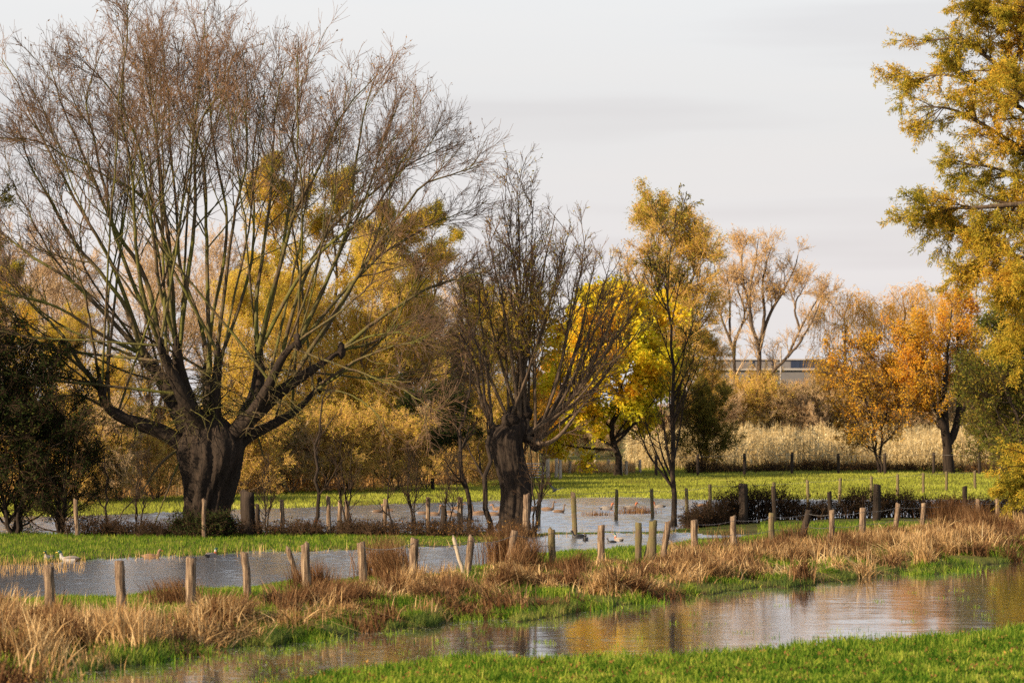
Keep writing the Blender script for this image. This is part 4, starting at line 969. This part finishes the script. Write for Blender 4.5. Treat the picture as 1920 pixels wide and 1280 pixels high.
# far meadow
g = Geo(); n = 200000; u = rng.uniform(-150, 2060, n); a = S_pond1(u) - .5; Y = a + (dist(880) - a) * rng.random(n) ** 1.2; X = (u - 960) / F * Y
pos = np.stack([X, Y, np.maximum(gh(X, Y), -.05)], -1)
g.add(*blades(pos, rng.uniform(.04, .15, n), rng.uniform(.02, .04, n), np.abs(rng.normal(.3, .25, n)), rng, 2))
stuff('far_grass', 'sunlit yellow-green grass of the far meadow', g, 'grass_meadow')

# ------------------------------------------------------------------ fences
NEAR = [(95, 1062, 1165), (233, 1052, 1178), (358, 1046, 1162), (465, 1036, 1142), (575, 1020, 1130), (682, 1017, 1108), (776, 1010, 1108), (875, 1006, 1100), (955, 995, 1078), (1037, 992, 1072),
        (1127, 985, 1075), (1196, 980, 1076), (1222, 977, 1074), (1242, 978, 1068), (1302, 975, 1056), (1378, 968, 1050), (1448, 962, 1038), (1503, 956, 1030), (1558, 956, 1034), (1617, 952, 1024),
        (1677, 944, 1012), (1729, 943, 1006), (1785, 940, 1000), (1834, 936, 992), (1872, 936, 990), (1925, 934, 988)]
fence_px = np.array([p[0] for p in NEAR], float); fence_py = np.array([p[2] for p in NEAR], float)

def post_mesh(seed, h, r, square=False, lean=(0, 0), pointed=False):
    rng = R(seed); K = 9; s = np.linspace(0, 1, K)
    zz = np.concatenate([-.35 + (h + .35) * s, [h + .012, h + (.10 if pointed else .014)]])
    rr = np.concatenate([r * (1.06 - .10 * s) * (1 + rng.normal(0, .03, K)), [r * .80, r * .02]])
    wob = np.cumsum(rng.normal(0, .006, K + 2))
    c = np.stack([lean[0] * zz + wob, lean[1] * zz, zz], -1)
    S = 4 if square else 10
    V, Q = tubes(c[None], rr[None] * (1.35 if square else 1), S, .035, rng)
    g = Geo(); g.add(V, Q); return g

def put_post(parent, origin, px, top, foot, r, mat, seed, square=False, lean=(0, 0), label=None, pointed=False):
    Y = dist(foot); X = (px - 960) / F * Y; z0 = float(gh(X, Y)); zt = CH - (top - HY) / F * Y
    g = post_mesh(seed, zt - z0, r, square, lean, pointed)
    o = link('post', g.data('post', M[mat]), parent, (X - origin[0], Y - origin[1], z0 - origin[2]))
    if label: o['label'] = label
    return np.array([X + lean[0] * (zt - z0), Y + lean[1] * (zt - z0), zt])

def wires(parent, origin, tops, drops, sag, r=.006, seed=0):
    for dz in drops:
        g = Geo()
        for a, b in zip(tops[:-1], tops[1:]):
            K = 14; s = np.linspace(0, 1, K)[:, None]
            p = a * (1 - s) + b * s; p[:, 2] -= dz + sag * 4 * s[:, 0] * (1 - s[:, 0]); p[:, 1] -= .09
            g.add(*tubes(p[None], np.full((1, K), r), 4))
            # barbs
            for t in np.linspace(.1, .9, 7):
                c = a * (1 - t) + b * t; c[2] -= dz + sag * 4 * t * (1 - t); c[1] -= .09
                dv = np.array([.012, .01, .022]); g.add(*tubes(np.array([[c - dv, c, c + dv]]), np.full((1, 3), r * .5), 3))
        g.V = [v - origin for v in g.V]
        link('wire', g.data('wire', M['wire']), parent)

rng = R(80)
org = P(955, 1062, dist(1062)); org[2] = 0
nf = thing('wire_fence', 'weathered round post and barbed wire fence running along the grassy bank', 'fence', org)
tops = []
for k, (px, tp, ft) in enumerate(NEAR):
    mt = 'wood_dark' if px in (1503, 1785) else ('wood_moss' if px in (1037, 1222, 1196, 1448) else 'wood')
    tops.append(put_post(nf, org, px, tp, ft, float(rng.uniform(.075, .105)), mt, 300 + k, False, (float(rng.normal(0, .07)) + (-.08 if px in (1558, 1302) else (.08 if px == 1242 else 0)), float(rng.normal(0, .03)))))
put_post(nf, org, 562, 1030, 1112, .06, 'wood', 340, False, (-.30, 0), 'broken stake leaning left against a post', True)
put_post(nf, org, 540, 1012, 1112, .045, 'wood', 343, False, (-.02, 0), 'thin splintered stake', True) if False else None
put_post(nf, org, 869, 1010, 1092, .045, 'wood_pale', 341, False, (-.28, 0), 'thin pale stake leaning left', True)
put_post(nf, org, 1208, 982, 1072, .08, 'wood_moss', 342, False, (.22, .05), 'brace post leaning right between the cluster of posts')
wires(nf, org, [t for t in tops[14:]], (.10, .45), .05, .006)
wires(nf, org, [t for t in tops[5:10]], (.08,), .10, .006)

def fence_row(name, label, rowp, r, mats, seed, dw=(.12, .5), wire=True, wr=.005):
    rng = R(seed); i = len(rowp) // 2; o = P(rowp[i][0], rowp[i][2], dist(rowp[i][2])); o[2] = 0
    f = thing(name, label, 'fence', o); tp = []
    for k, p in enumerate(rowp):
        mt = p[3] if len(p) > 3 else mats; rr = p[4] if len(p) > 4 else r
        tp.append(put_post(f, o, p[0], p[1], p[2], rr, mt, seed * 10 + k, len(p) > 5, (float(rng.normal(0, .03)), float(rng.normal(0, .03)))))
    if wire: wires(f, o, tp, dw, .03, wr)
    return f
fence_row('post_row', 'row of old posts standing in the brambles in front of the pond', [(145, 936, 1008), (383, 936, 1012, 'wood', .06), (465, 922, 1006, 'wood_dark', .17, 1), (484, 945, 1006, 'wood_dark'), (530, 937, 1006), (617, 931, 1006), (636, 938, 1004), (652, 938, 1004),
           (720, 936, 1002), (803, 932, 1000), (830, 948, 1007, 'wood_dark', .08), (863, 932, 1006, 'wood', .09), (985, 927, 1006, 'wood', .11), (1078, 923, 1004, 'wood_moss', .08)], .07, 'wood', 41, wire=False)
fence_row('wire_fence', 'thin post fence crossing the pond towards the right', [(1010, 924, 984), (1155, 918, 974), (1224, 917, 971), (1288, 915, 968), (1330, 908, 962), (1450, 904, 955), (1515, 900, 950), (1575, 896, 942), (1632, 893, 938), (1683, 889, 934), (1731, 886, 930), (1774, 884, 926), (1828, 882, 922)], .065, 'wood_moss', 42, (.06,))
fence_row('post_row', 'dark stubby posts standing in the bramble hedge', [(1393, 907, 984, 'wood_dark', .11, 1), (1452, 912, 984), (1558, 922, 986), (1643, 908, 984, 'wood_dark', .10, 1), (1812, 912, 980)], .08, 'wood_dark', 43, wire=False)
fence_row('wire_fence', 'pale post fence of the far paddock beside the maple', [(1042, 860, 902), (1050, 862, 904), (1067, 858, 894), (1090, 861, 890), (1117, 862, 888), (1140, 862, 890), (1165, 862, 897), (1174, 864, 896), (1200, 862, 892)], .09, 'wood_pale', 44, (.2, .6))
fence_row('wire_fence', 'tall dark post fence along the front of the maize', [(1230, 854, 898), (1308, 852, 897), (1396, 850, 896), (1485, 848, 895), (1572, 850, 894), (1660, 850, 894), (1750, 848, 894), (1837, 850, 895)], .085, 'wood_dark', 45, (.1,), wr=.008)
fence_row('wire_fence', 'slender posts among the reeds left of the smaller pollard', [(864, 868, 905), (812, 874, 908), (655, 880, 912), (505, 886, 915)], .07, 'wood_dark', 46, (.2,))

# field gate
def field_gate():
    Y = dist(904); x0, x1 = (935 - 960) / F * Y, (1025 - 960) / F * Y; t = thing('field_gate', 'grey metal field gate with horizontal rails behind the smaller pollard', 'gate', (x0, Y, .15))
    W = x1 - x0 - .15; zt = CH - (869 - HY) / F * Y - .15
    def tube(nm, a, b, r): 
        gg = Geo(); gg.add(*tubes(np.array([[a, (np.array(a) + b) / 2, b]], float), np.full((1, 3), r), 8)); link(nm, gg.data(nm, M['steel']), t)
    for k in range(6): tube('rail', (0, 0, .12 + (zt - .12) * k / 5), (W, 0, .12 + (zt - .12) * k / 5), .022)
    for x in (0, W * .5, W): tube('upright', (x, .03, .08), (x, .03, zt + .03), .026)
    put_post(t, np.array([x0, Y, .15]), 1027, 860, 904, .11, 'wood_pale', 501); put_post(t, np.array([x0, Y, .15]), 932, 860, 904, .11, 'wood_pale', 502)
field_gate()

# ------------------------------------------------------------------ dry tussocks on the bank
g, g2 = Geo(), Geo(); rng = R(90)
def clump(gg, u, py, rad, n, h0, h1, lean=.6, wd=(.008, .02), seg=3, droop=.6):
    n = int(n)
    Y0 = dist(py); X0 = (u - 960) / F * Y0
    X = X0 + rng.normal(0, rad, n); Y = Y0 + rng.normal(0, rad * .9, n)
    pos = np.stack([X, Y, np.maximum(gh(X, Y), -.03)], -1)
    gg.add(*blades(pos, rng.uniform(h0, h1, n), rng.uniform(*wd, n), np.abs(rng.normal(lean * .7, lean * .5, n)), rng, seg, (rng.normal(0, .15), rng.normal(0, .15)), droop))
nc = 430
for k in range(nc):
    u = rng.uniform(-90, 2010); fp = np.interp(u, fence_px, fence_py); b0 = 760 + 21333 / S_bank0(np.array([u]))[0]
    v = rng.beta(1.1, 1.05); py = (fp - 4) + (b0 + 1 - (fp - 4)) * v
    if math.sin(u * .021 + 1.2) * math.sin(py * .13 + u * .008) > rng.uniform(.05, .6): continue
    tall = (.16 + .30 * v) * (1 + .45 * math.sin(u * .034)) if u < 1250 else .34 + .2 * v
    clump(g if rng.random() < .42 else g2, u, py, rng.uniform(.08, .3), rng.integers(90, 260), .08, max(.14, tall * rng.uniform(.7, 1.8)), rng.uniform(.5, 2.0), (.01, .035), droop=rng.uniform(.2, .6))
gg = Geo()
for k in range(200):
    u = rng.uniform(-60, 1990); fp = np.interp(u, fence_px, fence_py); b0 = 760 + 21333 / S_bank0(np.array([u]))[0]
    clump(gg, u, fp - 14 + (b0 + 4 - fp + 14) * rng.random() ** .8, rng.uniform(.1, .35), 260, .06, rng.uniform(.16, .34), rng.uniform(.3, .9), (.01, .026), seg=2)
stuff('green_tussocks', 'fresh green grass tussocks between the dry ones on the bank', gg, 'grass_green')
for k in range(150):   # the thick dry belt at the right
    u = rng.uniform(1230, 2010); fp = np.interp(u, fence_px, fence_py); py = fp + rng.uniform(0, 34)
    clump(g if rng.random() < .6 else g2, u, py, rng.uniform(.12, .3), 240, .2, rng.uniform(.35, .65) * (1.15 if u > 1650 else 1), rng.uniform(.3, 1.4), (.01, .032))
for k in range(26):
    u = rng.uniform(-60, 330); clump(g if k % 3 else g2, u, rng.uniform(1175, 1235), .22, 300, .2, rng.uniform(.5, .8), rng.uniform(.3, .9), (.01, .03))
for k in range(34):
    u = rng.uniform(330, 1300); fp = np.interp(u, fence_px, fence_py); clump(g2 if k % 3 else g, u, fp + rng.uniform(10, 50), rng.uniform(.1, .22), 380, .2, rng.uniform(.45, .75), rng.uniform(.3, .8), (.01, .03))
for (u, py, rad, n, h) in [(725, 1092, .28, 900, 1.15), (745, 1100, .2, 500, .9), (958, 1074, .28, 1200, 1.15), (980, 1080, .2, 700, .8), (1790, 1002, .35, 1300, 1.15), (1820, 1004, .3, 800, .95), (585, 1122, .22, 700, .7), (640, 1150, .35, 1100, .62),
                           (330, 1150, .25, 800, .6), (1195, 962, .35, 500, .38), (1120, 966, .3, 260, .25), (820, 984, .4, 400, .35), (870, 978, .3, 260, .3), (1060, 1092, .3, 600, .5), (1365, 1048, .2, 300, .8), (1490, 1036, .25, 400, .75), (1280, 1090, .3, 700, .5), (1850, 1010, .3, 900, .8), (1600, 1046, .3, 600, .6)]:
    clump(g2, u, py, rad, n, h * .4, h, .32, (.008, .018), 3, .3)
stuff('dry_grass', 'straw-coloured tussocks of dry grass on the bank', g, 'grass_dry')
stuff('rusty_grass', 'rust-brown dead grass tussocks on the bank', g2, 'grass_red')
# scattered dry stalks in the water edge of the middle strip and the meadow
g = Geo(); n = 2600; u = np.concatenate([rng.uniform(-80, 160, 500), rng.uniform(200, 1400, 500)]); n = 1000; a = S_mid(u); Y = a - np.where(u < 200, rng.uniform(-.5, 5, n), rng.normal(0, .8, n)); X = (u - 960) / F * Y
pos = np.stack([X, Y, np.full(n, -.03)], -1); g.add(*blades(pos, rng.uniform(.1, .38, n), rng.uniform(.008, .016, n), np.abs(rng.normal(.2, .2, n)), rng, 2))
stuff('stalks', 'yellow stalks standing in the shallows of the middle strip', g, 'reed')

# ------------------------------------------------------------------ buildings beyond
def building():
    Y = 300.0; s = Y / F; x0, x1 = (1345 - 960) * s, (1562 - 960) * s
    t = thing('industrial_building', 'long low grey building with dark strip windows behind the thicket', 'building', (x0, Y, .3))
    W = x1 - x0; zt = CH - (694 - HY) * s - .3
    g = Geo(); box(g, 0, W, 0, 25, -.5, zt); link('wall', g.data('wall', M['concrete'], False), t)
    g = Geo(); box(g, -.2, W + .2, -.25, 25.2, zt, zt + .22); link('roof_edge', g.data('roof_edge', M['coping'], False), t)
    # set-back upper storey with its windows
    z1 = zt + .22; z2 = CH - (684 - HY) * s - .3 + .2
    g = Geo(); box(g, .0, W * .96, 2, 20, z1, z2 + .35); up = link('upper_wall', g.data('upper_wall', M['concrete'], False), t)
    g = Geo(); box(g, -.1, W * .97, 1.8, 20.2, z2 + .35, z2 + .47); link('upper_roof', g.data('upper_roof', M['coping'], False), up)
    for a, b in [(1414, 1417), (1450, 1452), (1486, 1503), (1504, 1520), (1521, 1538), (1539, 1545)]:
        g = Geo(); box(g, (a - 1345) * s, (b - 1345) * s, 1.93, 2.05, z1 + .05, z2 + .25); link('window', g.data('window', M['glass_dark'], False), up)
building()
def lamp(px, top, Y, label, arm):
    s = Y / F; x = (px - 960) * s; t = thing('street_lamp', label, 'street lamp', (x, Y, .3)); h = CH - (top - HY) * s - .3
    g = Geo(); g.add(*tubes(np.array([[[0, 0, 0], [0, 0, h * .5], [0, 0, h]]], float), np.array([[.12, .10, .07]]), 8)); link('pole', g.data('pole', M['coping']), t)
    g = Geo(); g.add(*tubes(np.array([[[0, 0, h - .05], [arm * .5, 0, h + .12], [arm, 0, h + .1]]], float), np.array([[.05, .05, .04]]), 6)); link('arm', g.data('arm', M['steel']), t)
    g = Geo(); box(g, min(arm, arm * 1.5), max(arm, arm * 1.5), -.15, .15, h + .02, h + .16); link('lamp_head', g.data('lamp_head', M['steel'], False), t)
lamp(1464, 650, 280, 'thin pale lamp pole standing before the grey building', .8)
lamp(1555, 640, 262, 'lamp post with a short arm among the weeping willow strands', 1.2)

# ------------------------------------------------------------------ water birds
def swimmer(kindn, mats, sleeping=False):
    """continuous body grown along tail-breast-neck-head-bill; mats: index per ring"""
    if kindn == 'duck':
        pts = [(-.30, .10, .004, .004), (-.25, .085, .035, .022), (-.16, .055, .075, .06), (-.04, .04, .10, .085), (.08, .045, .098, .085), (.15, .07, .075, .07), (.185, .12, .045, .048), (.195, .165, .032, .034), (.205, .205, .034, .036), (.225, .235, .042, .040), (.255, .24, .036, .034), (.28, .228, .02, .018), (.31, .222, .020, .010), (.335, .218, .006, .004)]
        cols = [2, 2, 0, 0, 0, 1, 1, 5, 3, 3, 3, 4, 4]
    else:
        pts = [(-.42, .16, .006, .006), (-.34, .13, .06, .035), (-.20, .08, .12, .10), (-.02, .06, .155, .14), (.16, .08, .14, .13), (.25, .15, .09, .09), (.285, .25, .055, .055), (.295, .36, .042, .042), (.31, .46, .040, .040), (.335, .50, .048, .045), (.375, .50, .040, .038), (.40, .485, .024, .022), (.44, .475, .018, .014), (.46, .47, .004, .004)]
        cols = [2, 0, 0, 0, 0, 1, 1, 1, 1, 1, 1, 4, 4]
    a = smooth_path([(p[0], 0, p[1], p[2], p[3]) for p in pts], 52)
    ctrl = np.array([p[0] for p in pts]); S = 14; th = np.arange(S) * 2 * pi / S
    T = np.gradient(a[:, :3], axis=0); T = norm(T); U = np.array([0, 1., 0]); Wv = np.cross(T, U)
    V = a[:, None, :3] + a[:, None, 3:4] * np.cos(th)[None, :, None] * U + a[:, None, 4:5] * np.sin(th)[None, :, None] * Wv[:, None, :]
    K = 52; k, s = np.meshgrid(np.arange(K - 1), np.arange(S), indexing='ij'); s2 = (s + 1) % S
    Q = np.stack([k * S + s, k * S + s2, (k + 1) * S + s2, (k + 1) * S + s], -1).reshape(-1, 4)
    cp = np.array([[p[0], p[1]] for p in pts]); near = []
    seg = np.concatenate([[0], np.cumsum(np.linalg.norm(np.diff(cp, axis=0), axis=1))]); tot = seg[-1]
    ci = np.clip(np.searchsorted(seg, (np.arange(K - 1) + .5) / (K - 1) * tot) - 1, 0, len(cols) - 1)
    mi = np.repeat(np.array(cols)[ci], S)
    g = Geo(); g.add(V.reshape(-1, 3), Q); g.M = [mi]
    body = g.data(kindn + '_body', [M[m] for m in mats])
    # folded wings: two shallow shells on the back
    gw = Geo()
    for sy in (-1, 1):
        L = .24 if kindn == 'duck' else .38; b0 = -.24 if kindn == 'duck' else -.36; hh = (.075 if kindn == 'duck' else .12); ww = (.062 if kindn == 'duck' else .10); rr_ = (.052 if kindn == 'duck' else .085)
        z = np.linspace(0, 1, 9); p = np.stack([b0 + z * L * 1.5, sy * ww * (.35 + .65 * np.sin(np.clip(z * 1.2, 0, 1) * pi / 2)), hh + .035 - .02 * (z - .4) ** 2 * 4], -1)
        gw.add(*tubes(p[None], (rr_ * np.sin(np.clip(z * .93 + .03, 0, 1) * pi) ** .6 * (.4 + .6 * z) + .003)[None], 8))
    return body, gw.data(kindn + '_wings', M[mats[-1]])
DK = {
 'drake': swimmer('duck', ['d_grey', 'd_red', 'd_black', 'd_green', 'bill_y', 'd_white', 'd_grey']),
 'hen': swimmer('duck', ['d_brown', 'd_brown', 'd_brown', 'd_brown', 'bill_o', 'd_brown', 'd_brown']),
 'dark': swimmer('duck', ['d_black', 'd_black', 'd_black', 'd_black', 'd_grey', 'd_black', 'd_black']),
 'white': swimmer('duck', ['d_white', 'd_white', 'd_black', 'd_green', 'bill_y', 'd_white', 'd_grey']),
 'wigeon': swimmer('duck', ['d_grey', 'd_goose', 'd_black', 'd_red', 'd_grey', 'd_red', 'd_grey']),
 'goose': swimmer('goose', ['d_goose', 'd_goose', 'd_white', 'd_goose', 'bill_o', 'd_goose', 'd_brown']),
}
def bird(k, px, py, ang, label, cat, sc=1.0, name=None, group=None):
    sc = sc * (.85 if k == 'goose' else .95)
    Y = dist(py); t = thing(name or ('goose' if k == 'goose' else 'duck'), label, cat, ((px - 960) / F * Y, Y, -.015), radians(ang), group, sc)
    link('body', DK[k][0], t); link('wings', DK[k][1], t)
GD = 'ducks swimming on the middle strip of water'
bird('white', 93, 1050, 250, 'pale-breasted drake facing the viewer at the far left of the water', 'duck', 1.05, group=GD)
bird('white', 130, 1052, 176, 'drake with dark head and long pale body swimming left', 'duck', 1.15, group=GD)
bird('hen', 284, 1046, 5, 'brown duck swimming right between two near posts', 'duck', 1.0, group=GD)
bird('drake', 396, 1044, 60, 'drake with dark head seen half from behind by the willow reflection', 'duck', 1.0, group=GD)
bird('dark', 1085, 1008, 185, 'black duck swimming left behind the leaning near post', 'duck', .95, group=GD)
bird('dark', 1098, 1013, 265, 'black duck facing the viewer beside its swimming neighbour', 'duck', .9, group=GD)
bird('drake', 1160, 1014, 120, 'drake with white back near the cluster of posts', 'duck', .95, group=GD)
bird('dark', 1147, 1017, 180, 'small dark duck low in the water left of the drake by the post cluster', 'duck', .6, group=GD)
GG = 'geese and ducks resting on the flooded pond'
for (k, px, py, an, sc, lb) in [
    ('goose', 708, 961, 20, .7, 'grey-brown goose at the left end of the flock, between thin hedge stems'), ('goose', 728, 959, 170, .7, 'goose swimming left just right of the leftmost goose'),
    ('goose', 793, 964, 10, .72, 'goose close left of a thin fence post in the pond'), ('goose', 814, 966, 0, .8, 'goose between the two thin posts in the pond'),
    ('goose', 840, 963, 175, .8, 'goose heading left beside the dark stubby post'), ('goose', 851, 967, 5, .75, 'goose low behind the dark stubby post'),
    ('goose', 898, 965, 180, .95, 'large goose between two slim tree stems'), ('goose', 926, 966, 0, .8, 'goose close left of the leaning pollard trunk'), ('hen', 934, 956, 180, 1.0, 'small duck behind the goose by the pollard trunk'),
    ('goose', 997, 957, 200, .9, 'dark goose just right of the pollard trunk'), ('goose', 1027, 957, 0, .85, 'goose on open water right of the pale post'), ('goose', 1048, 961, 10, .75, 'goose lowest of the pair on the open water'),
    ('wigeon', 1137, 955, 0, 1.1, 'duck with chestnut head swimming right alone on the pond'), ('wigeon', 1182, 954, 5, 1.1, 'brownish duck behind the dry tussock in the pond'), ('wigeon', 1236, 951, 180, 1.0, 'duck left of the slender tree stem'),
    ('hen', 1318, 950, 0, 1.0, 'brown duck right of the slender tree stem'), ('hen', 858, 955, 0, 1.0, 'brown duck farthest out behind the goose group')]:
    bird(k, px, py, an, lb, 'goose' if k == 'goose' else 'duck', sc, group=GG)

def flying_bird():
    Y = 118.0; c = P(1040, 919, Y)
    g = Geo()
    a = smooth_path([(-.22, 0, -.01, .03), (-.16, 0, 0, .035), (-.05, 0, 0, .055), (.06, 0, 0, .055), (.12, 0, .02, .035), (.16, 0, .03, .035), (.19, 0, .025, .015), (.215, 0, .02, .002)], 24)
    g.add(*tubes(a[None, :, :3], a[None, :, 3], 10))
    for sy in (-1, 1):   # wings with thickness, raised in a V
        S = 9; s = np.linspace(0, 1, S); y = sy * (.02 + .36 * s); z = .02 + .26 * s ** 1.1; ch = .17 * (1 - s ** 2.2 * .75); x = .05 - .10 * s ** 1.5
        V = np.stack([np.stack([x + ch * .35, y, z + .006], -1), np.stack([x - ch * .65, y, z], -1), np.stack([x - ch * .65, y, z - .006], -1), np.stack([x + ch * .35, y, z - .008], -1)], 1)
        k, q = np.meshgrid(np.arange(S - 1), np.arange(4), indexing='ij'); q2 = (q + 1) % 4
        g.add(V.reshape(-1, 3), np.stack([k * 4 + q, k * 4 + q2, (k + 1) * 4 + q2, (k + 1) * 4 + q], -1).reshape(-1, 4))
    o = link('crow', g.data('crow', M['d_black'], False)); o.location = c; o.rotation_euler = (radians(18), radians(-12), radians(70))
    tag(o, 'black bird flying low over the pond with raised wings', 'bird')
flying_bird()
